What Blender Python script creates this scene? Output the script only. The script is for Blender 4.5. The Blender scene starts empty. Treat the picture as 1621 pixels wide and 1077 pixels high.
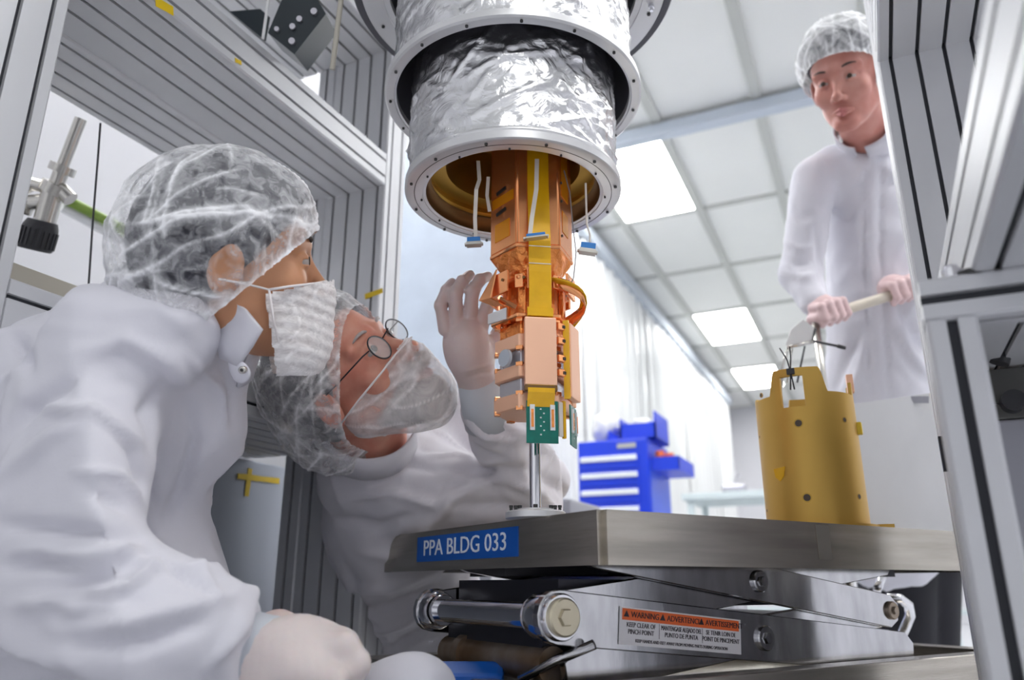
import bpy, bmesh, math, random
import numpy as np
from mathutils import Vector, Matrix, noise
random.seed(4); RNG = np.random.default_rng(4)
PI = math.pi
SC = bpy.context.scene
COL = SC.collection
# ------------------------------------------------------------------ camera, world, exposure
PSI, PIT, FPX, EYE = math.radians(24.8), math.radians(17.7), 1215.0, 0.5
CF = Vector((-math.sin(PSI)*math.cos(PIT), math.cos(PSI)*math.cos(PIT), math.sin(PIT)))
CR = Vector((math.cos(PSI), math.sin(PSI), 0))
CU = CR.cross(CF)
CO = Vector((0, 0, EYE))
cam_d = bpy.data.cameras.new('camera'); cam = bpy.data.objects.new('camera', cam_d); COL.objects.link(cam)
cam.matrix_world = Matrix(((CR.x, CU.x, -CF.x, CO.x), (CR.y, CU.y, -CF.y, CO.y), (CR.z, CU.z, -CF.z, CO.z), (0, 0, 0, 1)))
cam_d.sensor_width = 36; cam_d.lens = FPX/1621*36; cam_d.clip_start = .05
cam_d.dof.use_dof = True; cam_d.dof.focus_distance = 1.06; cam_d.dof.aperture_fstop = 3.2
SC.camera = cam
world = bpy.data.worlds.new('world'); SC.world = world; world.use_nodes = True
world.node_tree.nodes['Background'].inputs[0].default_value = (.93, .95, 1, 1)
world.node_tree.nodes['Background'].inputs[1].default_value = .80
SC.view_settings.view_transform = 'Standard'; SC.view_settings.look = 'None'
SC.view_settings.exposure = 0.08; SC.view_settings.gamma = 1; SC.view_settings.use_curve_mapping = False
LAMP = 16.5

def at(px, py, d):
    """the world point that the photograph shows at (px, py), d metres deep"""
    return CO + d*(CF + CR*((px-810.5)/FPX) + CU*((538.5-py)/FPX))

# ------------------------------------------------------------------ materials
def mat(name, col, rough=.5, metal=0, bump=0, bscale=60, var=0, vscale=8, stretch=None, trans=0, emit=None, sheen=0, spec=.5, alpha=1, bdist=.002, col2=None, sss=0):
    m = bpy.data.materials.new(name); m.use_nodes = True
    nt = m.node_tree; b = nt.nodes['Principled BSDF']
    b.inputs['Base Color'].default_value = (*col, 1); b.inputs['Roughness'].default_value = rough
    b.inputs['Metallic'].default_value = metal; b.inputs['Specular IOR Level'].default_value = spec
    if trans: b.inputs['Transmission Weight'].default_value = trans
    if sheen: b.inputs['Sheen Weight'].default_value = sheen
    if sss:
        b.inputs['Subsurface Weight'].default_value = sss; b.inputs['Subsurface Radius'].default_value = (.01, .004, .002); b.inputs['Subsurface Scale'].default_value = 1
    if alpha < 1: b.inputs['Alpha'].default_value = alpha
    if emit: b.inputs['Emission Color'].default_value = (*emit[:3], 1); b.inputs['Emission Strength'].default_value = emit[3]
    tc = None
    if bump or var:
        tc = nt.nodes.new('ShaderNodeTexCoord'); mp = nt.nodes.new('ShaderNodeMapping')
        nt.links.new(tc.outputs['Object'], mp.inputs[0])
        if stretch: mp.inputs['Scale'].default_value = stretch
    if var:
        n = nt.nodes.new('ShaderNodeTexNoise'); n.inputs['Scale'].default_value = vscale; n.inputs['Detail'].default_value = 5
        nt.links.new(mp.outputs[0], n.inputs['Vector'])
        r = nt.nodes.new('ShaderNodeValToRGB'); r.color_ramp.elements[0].position = .3; r.color_ramp.elements[1].position = .7
        c2 = col2 or tuple(max(0, c*(1-var)) for c in col)
        r.color_ramp.elements[0].color = (*c2, 1); r.color_ramp.elements[1].color = (*col, 1)
        nt.links.new(n.outputs['Fac'], r.inputs[0]); nt.links.new(r.outputs[0], b.inputs['Base Color'])
    if bump:
        n = nt.nodes.new('ShaderNodeTexNoise'); n.inputs['Scale'].default_value = bscale; n.inputs['Detail'].default_value = 4
        nt.links.new(mp.outputs[0], n.inputs['Vector'])
        bp = nt.nodes.new('ShaderNodeBump'); bp.inputs['Strength'].default_value = bump; bp.inputs['Distance'].default_value = bdist
        nt.links.new(n.outputs['Fac'], bp.inputs['Height']); nt.links.new(bp.outputs[0], b.inputs['Normal'])
    return m

def veil(name, col, lo, hi, scale=40, thick=None, streak=(1, 1, 1)):
    """thin non-woven fabric: see-through fibres, denser in patches"""
    m = bpy.data.materials.new(name); m.use_nodes = True; nt = m.node_tree; N = nt.nodes; L = nt.links
    b = N['Principled BSDF']; b.inputs['Base Color'].default_value = (*col, 1); b.inputs['Roughness'].default_value = .7
    b.inputs['Specular IOR Level'].default_value = .25
    tc = N.new('ShaderNodeTexCoord'); mp = N.new('ShaderNodeMapping'); mp.inputs['Scale'].default_value = streak
    L.new(tc.outputs['Object'], mp.inputs[0])
    n1 = N.new('ShaderNodeTexNoise'); n1.inputs['Scale'].default_value = scale; n1.inputs['Detail'].default_value = 6; n1.inputs['Roughness'].default_value = .65
    n1.inputs['Distortion'].default_value = 1.0
    L.new(mp.outputs[0], n1.inputs['Vector'])
    at_ = N.new('ShaderNodeAttribute'); at_.attribute_name = 'dens'
    lw = N.new('ShaderNodeLayerWeight'); lw.inputs[0].default_value = .35
    mr = N.new('ShaderNodeMapRange'); mr.inputs['From Min'].default_value = .35; mr.inputs['From Max'].default_value = .68
    mr.inputs['To Min'].default_value = lo; mr.inputs['To Max'].default_value = hi
    L.new(n1.outputs['Fac'], mr.inputs[0])
    a1 = N.new('ShaderNodeMath'); a1.operation = 'ADD'; L.new(mr.outputs[0], a1.inputs[0]); L.new(at_.outputs['Fac'], a1.inputs[1])
    mu = N.new('ShaderNodeMath'); mu.operation = 'MULTIPLY'; mu.inputs[1].default_value = .38; L.new(lw.outputs['Facing'], mu.inputs[0])
    a2 = N.new('ShaderNodeMath'); a2.operation = 'ADD'; a2.use_clamp = True; L.new(a1.outputs[0], a2.inputs[0]); L.new(mu.outputs[0], a2.inputs[1])
    L.new(a2.outputs[0], b.inputs['Alpha'])
    return m

M = {}
M['alu'] = mat('anodised_aluminium', (.70, .705, .73), .45, .25, var=.1, vscale=3, stretch=(1, 1, 1))
M['slot'] = mat('slot_cover_rubber', (.04, .042, .05), .7)  # black rubber cover strips in the profile slots
M['alu_plain'] = mat('plain_aluminium', (.72, .72, .73), .35, .8, bump=.1, bscale=80)
M['flange'] = mat('machined_flange', (.72, .72, .73), .38, .55, bump=.05, bscale=120)
M['dark_vessel'] = mat('dark_vessel', (.1, .1, .115), .5, .2)
M['screw'] = mat('dark_screw', (.06, .06, .06), .4, .6)
M['steel'] = mat('brushed_stainless', (.54, .50, .44), .27, .9, bump=.12, bscale=30, stretch=(1, 1, 14), var=.28, vscale=5)
M['plate_steel'] = mat('polished_stainless_arm', (.62, .62, .64), .13, 1, bump=.06, bscale=20, stretch=(3, 3, 1), var=.25, vscale=14)
M['chrome'] = mat('chrome', (.75, .75, .78), .1, 1)
M['dark_steel'] = mat('dark_steel', (.035, .035, .045), .3, .6)
M['bolt'] = mat('yellowed_zinc', (.62, .56, .42), .35, .9)
M['rust'] = mat('rusty_steel', (.42, .36, .30), .4, .7, var=.6, vscale=14, col2=(.2, .12, .06))
M['gold'] = mat('gold_anodised', (.66, .41, .09), .42, .55, var=.12, vscale=2)
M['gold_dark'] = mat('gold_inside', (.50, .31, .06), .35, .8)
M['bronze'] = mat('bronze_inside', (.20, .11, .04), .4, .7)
M['copper'] = mat('polished_copper', (1.0, .43, .18), .22, .85, bump=.08, bscale=40)
M['copper_pale'] = mat('pale_copper', (1.0, .59, .39), .38, .45, bump=.05, bscale=50)
M['copper_dark'] = mat('crumpled_copper', (1.0, .36, .10), .3, .9, bump=1, bscale=90, bdist=.004)
M['kapton'] = mat('amber_tape', (.95, .52, .01), .22, .15, bump=.1, bscale=30, var=.15, vscale=30)
M['kapton_o'] = mat('orange_tape_on_copper', (.95, .36, .01), .22, .4)
M['cable'] = mat('white_ribbon', (.80, .74, .66), .5)
M['wire'] = mat('thin_grey_wire', (.25, .24, .24), .5)
M['blue_conn'] = mat('blue_plastic', (.03, .22, .62), .35)
M['tin'] = mat('tin_plated', (.55, .54, .5), .35, .8)
M['pcb'] = mat('green_circuit_board', (.0, .20, .15), .35, var=.3, vscale=60)
M['white_p'] = mat('white_plastic', (.85, .85, .85), .45)
M['silicon'] = mat('grey_crystal', (.56, .55, .60), .2, .5)
M['white'] = mat('white_paint', (.84, .845, .86), .6)
M['wallp'] = mat('wall_paint', (.70, .70, .735), .65, var=.04, vscale=1.5)
M['ceil'] = mat('ceiling_tile', (.82, .825, .80), .8, var=.03, vscale=2)
M['grid'] = mat('ceiling_grid', (.52, .53, .50), .6)
M['rail'] = mat('blue_grey_rail', (.52, .57, .64), .45, .2)
M['floor'] = mat('floor_vinyl', (.58, .59, .63), .35, var=.05, vscale=3)
M['lamp'] = mat('lamp_diffuser', (1, 1, 1), .5, emit=(1, 1, .985, LAMP))
M['curtain'] = mat('clear_strip_curtain', (.82, .83, .83), .3, var=.06, vscale=2, stretch=(1, 3, .2))
M['grey_panel'] = mat('grey_door_panel', (.42, .45, .51), .45, .15)
M['tape'] = mat('yellow_tape', (.82, .56, .01), .4)
M['darkbox'] = mat('dark_teal_box', (.014, .024, .032), .4)
M['darkbox2'] = mat('navy_plastic', (.03, .035, .05), .35)
M['nickel'] = mat('nickel_tube', (.62, .60, .56), .25, .95)
M['knob'] = mat('black_knob', (.03, .03, .035), .45)
M['green'] = mat('green_pipe', (.22, .34, .05), .45)
M['tapemark'] = mat('worn_grey_tape', (.30, .275, .24), .4, .5)
M['beige'] = mat('beige_bar', (.50, .47, .40), .5, .3)
M['blue'] = mat('blue_cabinet', (.008, .05, .70), .35)
M['blue_side'] = mat('blue_cabinet_side', (.03, .10, .72), .3)
M['handle_w'] = mat('white_drawer_handle', (.86, .89, .93), .4)
M['orange'] = mat('orange_label', (.9, .19, .06), .5)
M['red'] = mat('red_grip', (.75, .015, .02), .35)
M['label_blue'] = mat('blue_label', (.004, .10, .47), .4)
M['label_white'] = mat('white_print', (.82, .88, .95), .5)
M['label_sheet'] = mat('white_sticker', (.78, .76, .78), .4)
M['label_or'] = mat('orange_sticker_band', (.85, .15, .03), .4)
M['black'] = mat('black_print', (.03, .02, .03), .5)
M['sheetgrey'] = mat('matte_aluminium_sheet', (.52, .52, .53), .5, .25, var=.08, vscale=6)
M['eq_dark'] = mat('equipment_panel', (.10, .10, .095), .4, .4)
M['eq_mid'] = mat('equipment_panel_grey', (.34, .34, .38), .45, .3)
M['brown'] = mat('brown_bar', (.08, .055, .04), .5)
M['stick'] = mat('pale_wooden_handle', (.66, .60, .50), .4)
M['bench'] = mat('pale_teal_bench', (.62, .70, .71), .5)
M['paper'] = mat('pale_blue_sheet', (.60, .68, .80), .5, var=.12, vscale=9)
M['coat'] = mat('white_coat_cloth', (.74, .735, .80), .8, bump=.25, bscale=420, bdist=.0006, sheen=.15, spec=.2)
M['coat2'] = mat('white_coat_cloth_warm', (.76, .74, .79), .8, bump=.25, bscale=420, bdist=.0006, sheen=.15, spec=.2)
M['cuff'] = mat('grey_glove_cuff', (.60, .63, .68), .6)
M['glove'] = mat('thin_latex_glove', (.80, .71, .69), .45, bump=.25, bscale=120, sss=.15)
M['glove_dim'] = mat('latex_glove_with_skin', (.70, .57, .55), .45, bump=.25, bscale=120, sss=.15)
M['glove_pink'] = mat('clear_glove_pink', (.78, .57, .57), .4, bump=.3, bscale=90)
M['skin_tan'] = mat('skin_tan', (.62, .30, .16), .5, var=.12, vscale=20, sss=.1, bump=.1, bscale=300, bdist=.0006)
M['skin_pink'] = mat('skin_ruddy', (.78, .40, .29), .5, var=.22, vscale=26, sss=.1, col2=(.66, .24, .17), bump=.3, bscale=220, bdist=.0008)
M['skin_m'] = mat('skin_rosy', (.66, .33, .27), .5, var=.2, vscale=22, sss=.1, col2=(.55, .21, .17))
M['hair_d'] = mat('dark_hair', (.035, .035, .05), .6, bump=.6, bscale=120, stretch=(1, 1, 3))
M['hair_g'] = mat('grey_hair', (.13, .13, .15), .6, bump=.6, bscale=120, stretch=(1, 3, 1), var=.4, vscale=60)
M['hair_w'] = mat('white_beard', (.62, .57, .56), .7, bump=.8, bscale=150, var=.35, vscale=70)
M['brow'] = mat('eyebrow', (.05, .035, .03), .7)
M['eyew'] = mat('eye_white', (.45, .40, .38), .2)
M['iris'] = mat('iris', (.06, .04, .03), .1)
M['lips'] = mat('lips', (.50, .16, .15), .4)
M['trouser'] = mat('black_trousers', (.012, .012, .018), .8)
M['glass'] = mat('spectacle_lens', (.9, .93, .95), .05, alpha=.22)
M['cap'] = veil('bouffant_cap_fabric', (.97, .975, 1.0), -.03, .36, 60)
M['cap2'] = veil('bouffant_cap_fabric_b', (.97, .965, .98), -.03, .34, 60)
M['cap3'] = veil('bouffant_cap_fabric_c', (.96, .97, .98), .08, .62, 40)
M['mask'] = veil('face_mask_fabric', (1, .98, .98), .55, .9, 30, streak=(1, 3, 6))
M['beardnet'] = veil('beard_cover_fabric', (1, .97, .97), .16, .54, 24)
M['elastic'] = mat('white_elastic', (.90, .86, .86), .7)

def foil_mat():
    m = bpy.data.materials.new('crinkled_foil'); m.use_nodes = True; nt = m.node_tree; N = nt.nodes; L = nt.links; b = N['Principled BSDF']
    b.inputs['Base Color'].default_value = (.80, .80, .82, 1); b.inputs['Metallic'].default_value = 1; b.inputs['Roughness'].default_value = .27
    tc = N.new('ShaderNodeTexCoord'); v = N.new('ShaderNodeTexVoronoi'); v.inputs['Scale'].default_value = 48; v.feature = 'SMOOTH_F1'
    n = N.new('ShaderNodeTexNoise'); n.inputs['Scale'].default_value = 24; n.inputs['Detail'].default_value = 8; n.inputs['Distortion'].default_value = 2.2
    L.new(tc.outputs['Object'], v.inputs['Vector']); L.new(tc.outputs['Object'], n.inputs['Vector'])
    a = N.new('ShaderNodeMath'); a.operation = 'ADD'; L.new(v.outputs['Distance'], a.inputs[0]); L.new(n.outputs['Fac'], a.inputs[1])
    bp = N.new('ShaderNodeBump'); bp.inputs['Strength'].default_value = .8; bp.inputs['Distance'].default_value = .0035
    L.new(a.outputs[0], bp.inputs['Height']); L.new(bp.outputs[0], b.inputs['Normal'])
    return m
M['foil'] = foil_mat()

# ------------------------------------------------------------------ object helpers
def link_mesh(name, me, m, parent=None, smooth=False):
    o = bpy.data.objects.new(name, me); COL.objects.link(o)
    if m is not None and not me.materials:
        for k in (m if isinstance(m, (list, tuple)) else [m]): me.materials.append(M[k] if isinstance(k, str) else k)
    if smooth: me.polygons.foreach_set('use_smooth', [True]*len(me.polygons))
    if parent is not None:
        o.parent = parent
        o.matrix_parent_inverse = root_inverse(parent)
    return o
def root_inverse(p):
    mt = Matrix.Identity(4)
    while p is not None:
        mt = (p.matrix_parent_inverse if p.parent else Matrix.Identity(4)) @ p.matrix_basis @ mt; p = p.parent
    return mt.inverted()
def obj(name, bm, m, parent=None, smooth=False, label=None):
    me = bpy.data.meshes.new(name); bm.normal_update(); bm.to_mesh(me); bm.free()
    o = link_mesh(name, me, m, parent, smooth)
    if smooth == 'auto':
        me.polygons.foreach_set('use_smooth', [True]*len(me.polygons)); me.set_sharp_from_angle(angle=math.radians(35))
    if label: o['label'] = label
    return o
def tag(o, label=None, cat=None, group=None, kind=None):
    if label: o['label'] = label
    if cat: o['category'] = cat
    if group: o['group'] = group
    if kind: o['kind'] = kind
    return o
def thing(name, label, cat, loc=(0, 0, 0), group=None):
    o = bpy.data.objects.new(name, None); o.empty_display_size = .05; COL.objects.link(o); o.location = loc
    return tag(o, label, cat, group)
def struct(o): o['kind'] = 'structure'; return o
def B(): return bmesh.new()
def frame_z(d, hint=(0, 0, 1)):
    d = Vector(d).normalized(); h = Vector(hint)
    if abs(d.dot(h)) > .98: h = Vector((1, 0, 0))
    x = h.cross(d).normalized(); y = d.cross(x)
    return x, y, d
def box(bm, c, s, ax=None, bevel=0, mi=0):
    c = Vector(c); ax = ax or (Vector((1, 0, 0)), Vector((0, 1, 0)), Vector((0, 0, 1)))
    vs = [bm.verts.new(c + ax[0]*(sx*s[0]/2) + ax[1]*(sy*s[1]/2) + ax[2]*(sz*s[2]/2)) for sx in (-1, 1) for sy in (-1, 1) for sz in (-1, 1)]
    fs = [bm.faces.new([vs[i] for i in q]) for q in ((0, 1, 3, 2), (4, 6, 7, 5), (0, 4, 5, 1), (2, 3, 7, 6), (0, 2, 6, 4), (1, 5, 7, 3))]
    flip = ax[0].cross(ax[1]).dot(ax[2]) < 0
    if flip:
        for f in fs: f.normal_flip()
    for f in fs: f.material_index = mi
    if bevel:
        es = list({e for f in fs for e in f.edges})
        bmesh.ops.bevel(bm, geom=es, offset=bevel, segments=2, affect='EDGES', profile=.6)
    return fs
def bx(bm, x0, x1, y0, y1, z0, z1, bevel=0, mi=0):
    return box(bm, ((x0+x1)/2, (y0+y1)/2, (z0+z1)/2), (x1-x0, y1-y0, z1-z0), bevel=bevel, mi=mi)
def ring_pts(c, x, y, r, n, a0=0): return [Vector(c) + x*(r*math.cos(a0+2*PI*i/n)) + y*(r*math.sin(a0+2*PI*i/n)) for i in range(n)]
def tube(bm, pts, r, n=12, cap=True, mi=0, hint=(0, 0, 1)):
    pts = [Vector(p) for p in pts]; rs = r if isinstance(r, (list, tuple)) else [r]*len(pts)
    rings = []; px = None
    for i, p in enumerate(pts):
        d = (pts[min(i+1, len(pts)-1)] - pts[max(i-1, 0)])
        x, y, d = frame_z(d, hint if px is None else hint)
        if px is not None:
            x2 = (px - d*px.dot(d))
            if x2.length > 1e-4: x = x2.normalized(); y = d.cross(x)
        px = x
        rings.append([bm.verts.new(q) for q in ring_pts(p, x, y, rs[i], n)])
    for a, b in zip(rings, rings[1:]):
        for i in range(n):
            f = bm.faces.new((a[i], a[(i+1) % n], b[(i+1) % n], b[i])); f.material_index = mi
    if cap:
        f = bm.faces.new(rings[0][::-1]); f.material_index = mi
        f = bm.faces.new(rings[-1]); f.material_index = mi
def cyl(bm, p0, p1, r, n=24, mi=0): tube(bm, [p0, p1], r, n, True, mi)
def lathe(bm, prof, c=(0, 0, 0), n=64, closed=False, mi=0):
    """prof: (r, z) list, revolved about the vertical through c"""
    c = Vector(c); rings = []
    for r, z in prof: rings.append([bm.verts.new(c + Vector((r*math.cos(2*PI*i/n), r*math.sin(2*PI*i/n), z))) for i in range(n)])
    prs = list(zip(rings, rings[1:])) + ([(rings[-1], rings[0])] if closed else [])
    for a, b in prs:
        for i in range(n): f = bm.faces.new((a[i], a[(i+1) % n], b[(i+1) % n], b[i])); f.material_index = mi
def poly_prism(bm, pts, vec, mi=0):
    vec = Vector(vec); a = [bm.verts.new(Vector(p)) for p in pts]; b = [bm.verts.new(Vector(p)+vec) for p in pts]
    n = len(a); fs = [bm.faces.new(a[::-1]), bm.faces.new(b)]
    for i in range(n): fs.append(bm.faces.new((a[i], a[(i+1) % n], b[(i+1) % n], b[i])))
    for f in fs: f.material_index = mi
    bmesh.ops.recalc_face_normals(bm, faces=fs)
    return fs
def extrusion(p0, p1, w, h, wa, pitch=.04, sw=.0062, sd=.006, r=.003):
    """slotted aluminium profile from p0 to p1; w along wa, h across; p0/p1 is the centre line. material 1 = slot cover"""
    bm = B(); p0 = Vector(p0); p1 = Vector(p1); d = (p1-p0).normalized(); wa = Vector(wa).normalized(); ha = d.cross(wa)
    def side(L):
        k = max(1, round(L/pitch)); out = []
        for i in range(k):
            c = -L/2 + (i+.5)*L/k
            out += [(c-sw/2, 0, 0), (c-sw/2, -sd, 1), (c+sw/2, -sd, 0), (c+sw/2, 0, 0)]
        return out
    pts = []   # (u, v, nextedge material)
    for (ex, ey, L, off) in (((1, 0), (0, -1), w, h/2), ((0, 1), (1, 0), h, w/2), ((-1, 0), (0, 1), w, h/2), ((0, -1), (-1, 0), h, w/2)):
        seq = [(-L/2+r, 0, 0)] + side(L) + [(L/2-r, 0, 0)]
        for s, dep, mi in seq: pts.append((ex[0]*s + ey[0]*(off+dep), ex[1]*s + ey[1]*(off+dep), mi))
    a = [bm.verts.new(p0 + wa*u + ha*v) for u, v, _ in pts]; b = [bm.verts.new(p1 + wa*u + ha*v) for u, v, _ in pts]
    n = len(a)
    for i in range(n):
        f = bm.faces.new((a[i], a[(i+1) % n], b[(i+1) % n], b[i])); f.material_index = pts[i][2]
    bm.faces.new(a[::-1]); bm.faces.new(b)
    return bm
def ext(name, p0, p1, w, h, wa, parent, **k):
    return obj(name, extrusion(p0, p1, w, h, wa, **k), ['alu', 'slot'], parent)
def text_obj(name, s, loc, xdir, ydir, size, m, parent, sx=1.0, depth=.0004, align='CENTER'):
    cu = bpy.data.curves.new(name, 'FONT'); cu.body = s; cu.size = size; cu.extrude = depth; cu.align_x = align; cu.align_y = 'CENTER'; cu.resolution_u = 3
    t = bpy.data.objects.new(name, cu); COL.objects.link(t)
    dg = bpy.context.evaluated_depsgraph_get(); me = bpy.data.meshes.new_from_object(t.evaluated_get(dg)); bpy.data.objects.remove(t)
    x = Vector(xdir).normalized(); y = Vector(ydir).normalized(); z = x.cross(y)
    me.transform(Matrix(((x.x*sx, y.x, z.x, loc[0]), (x.y*sx, y.y, z.y, loc[1]), (x.z*sx, y.z, z.z, loc[2]), (0, 0, 0, 1))))
    me.materials.clear()
    return link_mesh(name, me, m, parent)

# ------------------------------------------------------------------ room shell
X0, X1, Y0, Y1, ZC = -1.95, 3.4, -3.2, 12.7, 3.25
bm = B(); bx(bm, X0-.1, X1+.1, Y0, Y1+.1, -.1, 0); struct(obj('floor', bm, 'floor'))
bm = B(); bx(bm, X0-.1, X0, Y0, Y1, 0, ZC); struct(obj('wall_left', bm, 'wallp'))
bm = B(); bx(bm, X1, X1+.1, Y0, Y1, 0, ZC); struct(obj('wall_right', bm, 'wallp'))
bm = B(); bx(bm, X0, X1, Y1, Y1+.1, 0, ZC); struct(obj('wall_back', bm, 'wallp'))
bm = B(); bx(bm, X0-.1, X1+.1, Y0, Y1+.1, ZC+.06, ZC+.12); ceil = struct(obj('ceiling', bm, 'ceil'))
gx = [-.32+.6*k for k in range(-2, 6)]; gy = [4.23+1.2*k for k in range(-6, 8)]
lamp_cells = [(-3, -4), (-3, -3), (-3, -2), (-3, -1), (-2, 0), (-2, 3), (-2, 5), (2, -5), (2, -3), (2, -1), (2, 2), (2, 5), (4, -2), (4, 2)]  # left-wall and right-hand cells are unseen panels, added for their light
lamp_cells = {(int(a), int(b)) for a, b in lamp_cells}
tile_me = None; xs = [X0] + gx + [X1]; ys = [Y0] + gy + [Y1]
for i in range(len(gx)+1):
    for j in range(len(gy)+1):
        x0, x1, y0, y1 = xs[i], xs[i+1], ys[j], ys[j+1]
        ci = round((x0+.32)/.6); cj = round((y0-4.23)/1.2)
        bm = B()
        if (ci-0, cj) in lamp_cells:
            o = thing('ceiling_light', 'x', 'ceiling light', ((x0+x1)/2, (y0+y1)/2, ZC), 'recessed ceiling light panels')
            o['cell'] = 0; del o['cell']
            o['_x'] = (x0+x1)/2; o['_y'] = (y0+y1)/2
            bx(bm, x0+.03, x1-.03, y0+.03, y1-.03, ZC+.0, ZC+.02); obj('diffuser', bm, 'lamp', o)
            bm = B()
            for a, b, c, d in ((x0+.01, x1-.01, y0+.01, y0+.03), (x0+.01, x1-.01, y1-.03, y1-.01), (x0+.01, x0+.03, y0+.03, y1-.03), (x1-.03, x1-.01, y0+.03, y1-.03)): bx(bm, a, b, c, d, ZC-.004, ZC+.02)
            obj('lamp_frame', bm, 'grid', o)
        else:
            bx(bm, x0+.006, x1-.006, y0+.006, y1-.006, ZC+.012, ZC+.03)
            obj('ceiling_tile', bm, 'ceil', ceil)
for x in gx: bm = B(); bx(bm, x-.03, x+.03, Y0, Y1, ZC-.012, ZC+.014); obj('grid_runner', bm, 'grid', ceil)
for y in gy: bm = B(); bx(bm, X0, X1, y-.018, y+.018, ZC-.008, ZC+.012); obj('grid_runner', bm, 'grid', ceil)
LN = {(-1.22, 4.83): 'very bright square ceiling light just right of the foil cylinders',
      (-1.22, 8.43): 'bright ceiling light between the copper tower and the standing man, middle of the far row',
      (-1.22, 10.83): 'farthest bright ceiling light, just above left of the gold cylinder'}
for o in list(COL.objects):
    if o.name.startswith('ceiling_light'):
        k = (round(o['_x'], 2), round(o['_y'], 2)); del o['_x']; del o['_y']
        o['label'] = 'recessed white ceiling light panel added outside the view for its light'
        for kk, v in LN.items():
            if abs(kk[0]-k[0]) < .1 and abs(kk[1]-k[1]) < .35: o['label'] = v
bm = B(); bx(bm, X0, X1, 4.12, 4.21, ZC-.10, ZC-.02, bevel=.01)
tag(obj('ceiling_rail', bm, 'rail'), 'blue grey rail crossing the ceiling behind the standing man\'s cap', 'rail')
bm = B(); bx(bm, X0, X0+.02, Y0, Y1, 0, .12); struct(obj('baseboard_left', bm, 'grid'))
# plastic strip curtain along the left wall, beyond the frame
cur = thing('strip_curtain', 'hanging white plastic strip curtain along the left wall behind the copper tower', 'curtain', (-1.8, 6, 0))
y = 2.3; k = 0
while y < 11.6:
    bm = B(); n = 8; off = 0
    P = [(-1.80+off+.018*math.cos(PI*i/n*2+k), y+.26*i/n) for i in range(n+1)]
    for z0, z1 in ((.15, ZC-.16),):
        a = [bm.verts.new((px, py, z0)) for px, py in P]; b = [bm.verts.new((px, py, z1)) for px, py in P]
        c = [bm.verts.new((px-.008, py, z0)) for px, py in P]; d = [bm.verts.new((px-.008, py, z1)) for px, py in P]
        for i in range(n): bm.faces.new((a[i], a[i+1], b[i+1], b[i])); bm.faces.new((c[i+1], c[i], d[i], d[i+1]))
        bm.faces.new((a[0], b[0], d[0], c[0])); bm.faces.new((a[n], c[n], d[n], b[n]))
    obj('strip', bm, 'curtain', cur, smooth=False); y += .262; k += 1
bm = B(); bx(bm, -1.84, -1.74, 2.3, 11.7, ZC-.16, ZC-.06); obj('curtain_rail', bm, 'rail', cur)

# ------------------------------------------------------------------ the slotted aluminium cage
fr = thing('aluminium_frame', 'big cage of slotted aluminium profiles, pale grey with dark slots, around the hanging cylinders', 'frame', (-.4, 1.27, 0))
XL, XR, YB = -.9, .104, 1.27
ZT = 1.353; ZU = 1.716; ZM = .76
for (xa, xb) in ((XL-.16, XL), (XR, XR+.16), (XR+.20, XR+.36)):
    ext('post', ((xa+xb)/2, YB+.04, 0), ((xa+xb)/2, YB+.04, 2.6), .16, .08, (1, 0, 0), fr)
ext('post', (XL-.19, YB+.04, 0), (XL-.19, YB+.04, 2.6), .05, .08, (1, 0, 0), fr)
ext('post', (XL-.33, YB+.22, 0), (XL-.33, YB+.22, 2.6), .08, .08, (1, 0, 0), fr)
for (xa, xb) in ((XL-.165, XL-.16), (XR+.16, XR+.20)):   # narrow filler between the two profiles
    bm = B(); bx(bm, xa, xb, YB+.003, YB+.077, 0, 2.6); obj('filler_strip', bm, 'alu', fr)
for (z, hh) in ((ZM, .09), (ZT, .08), (ZU, .16)):
    for (xa, xb) in ((XL-.16, XL), (XL-.36, XL-.20)):
        ext('beam', ((xa+xb)/2, .522, z+hh/2), ((xa+xb)/2, YB, z+hh/2), .16, hh, (1, 0, 0), fr)
    bm = B(); bx(bm, XL-.20, XL-.16, .522, YB, z+.004, z+hh-.004); obj('filler_strip', bm, 'alu', fr)
    if z == ZU: continue
    for (xa, xb) in ((XR, XR+.16), (XR+.20, XR+.36)):
        ext('beam', ((xa+xb)/2, -.9, z+hh/2), ((xa+xb)/2, YB, z+hh/2), .16, hh, (1, 0, 0), fr)
    bm = B(); bx(bm, XR+.16, XR+.20, -.9, YB, z+.004, z+hh-.004); obj('filler_strip', bm, 'alu', fr)
for k in range(2): ext('post', (XL-.08-.2*k, .362, 0), (XL-.08-.2*k, .362, 2.6), .16, .32, (1, 0, 0), fr)
bm = B(); bx(bm, XL-.20, XL-.16, .21, .518, 0, 2.6); obj('filler_strip', bm, 'alu', fr)
# the thick near stand: bar and post right in front of the lens, under the side beam
ext('near_bar', (.062, .75, .74), (.6, .75, .74), .04, .04, (0, 1, 0), fr, sw=.009, sd=.008)
ext('near_post', (.0825, .75, 0), (.0825, .75, .72), .04, .04, (1, 0, 0), fr, sw=.009, sd=.008)
ext('near_post', (.56, .75, 0), (.56, .75, .72), .04, .04, (1, 0, 0), fr, sw=.009, sd=.008)
bm = B(); cyl(bm, (.09, .742, .760), (.09, .742, .768), .009, 16); cyl(bm, (.09, .742, .768), (.09, .742, .772), .006, 6)
obj('bolt', bm, 'chrome', fr)
bm = B(); cyl(bm, (.105, .742, .760), (.105, .742, .764), .012, 16); obj('bolt', bm, 'screw', fr)
bm = B(); bx(bm, XR-.006, XR+.016, YB-.012, YB-.001, .655, .705); obj('slot_block', bm, 'knob', fr)

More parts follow.
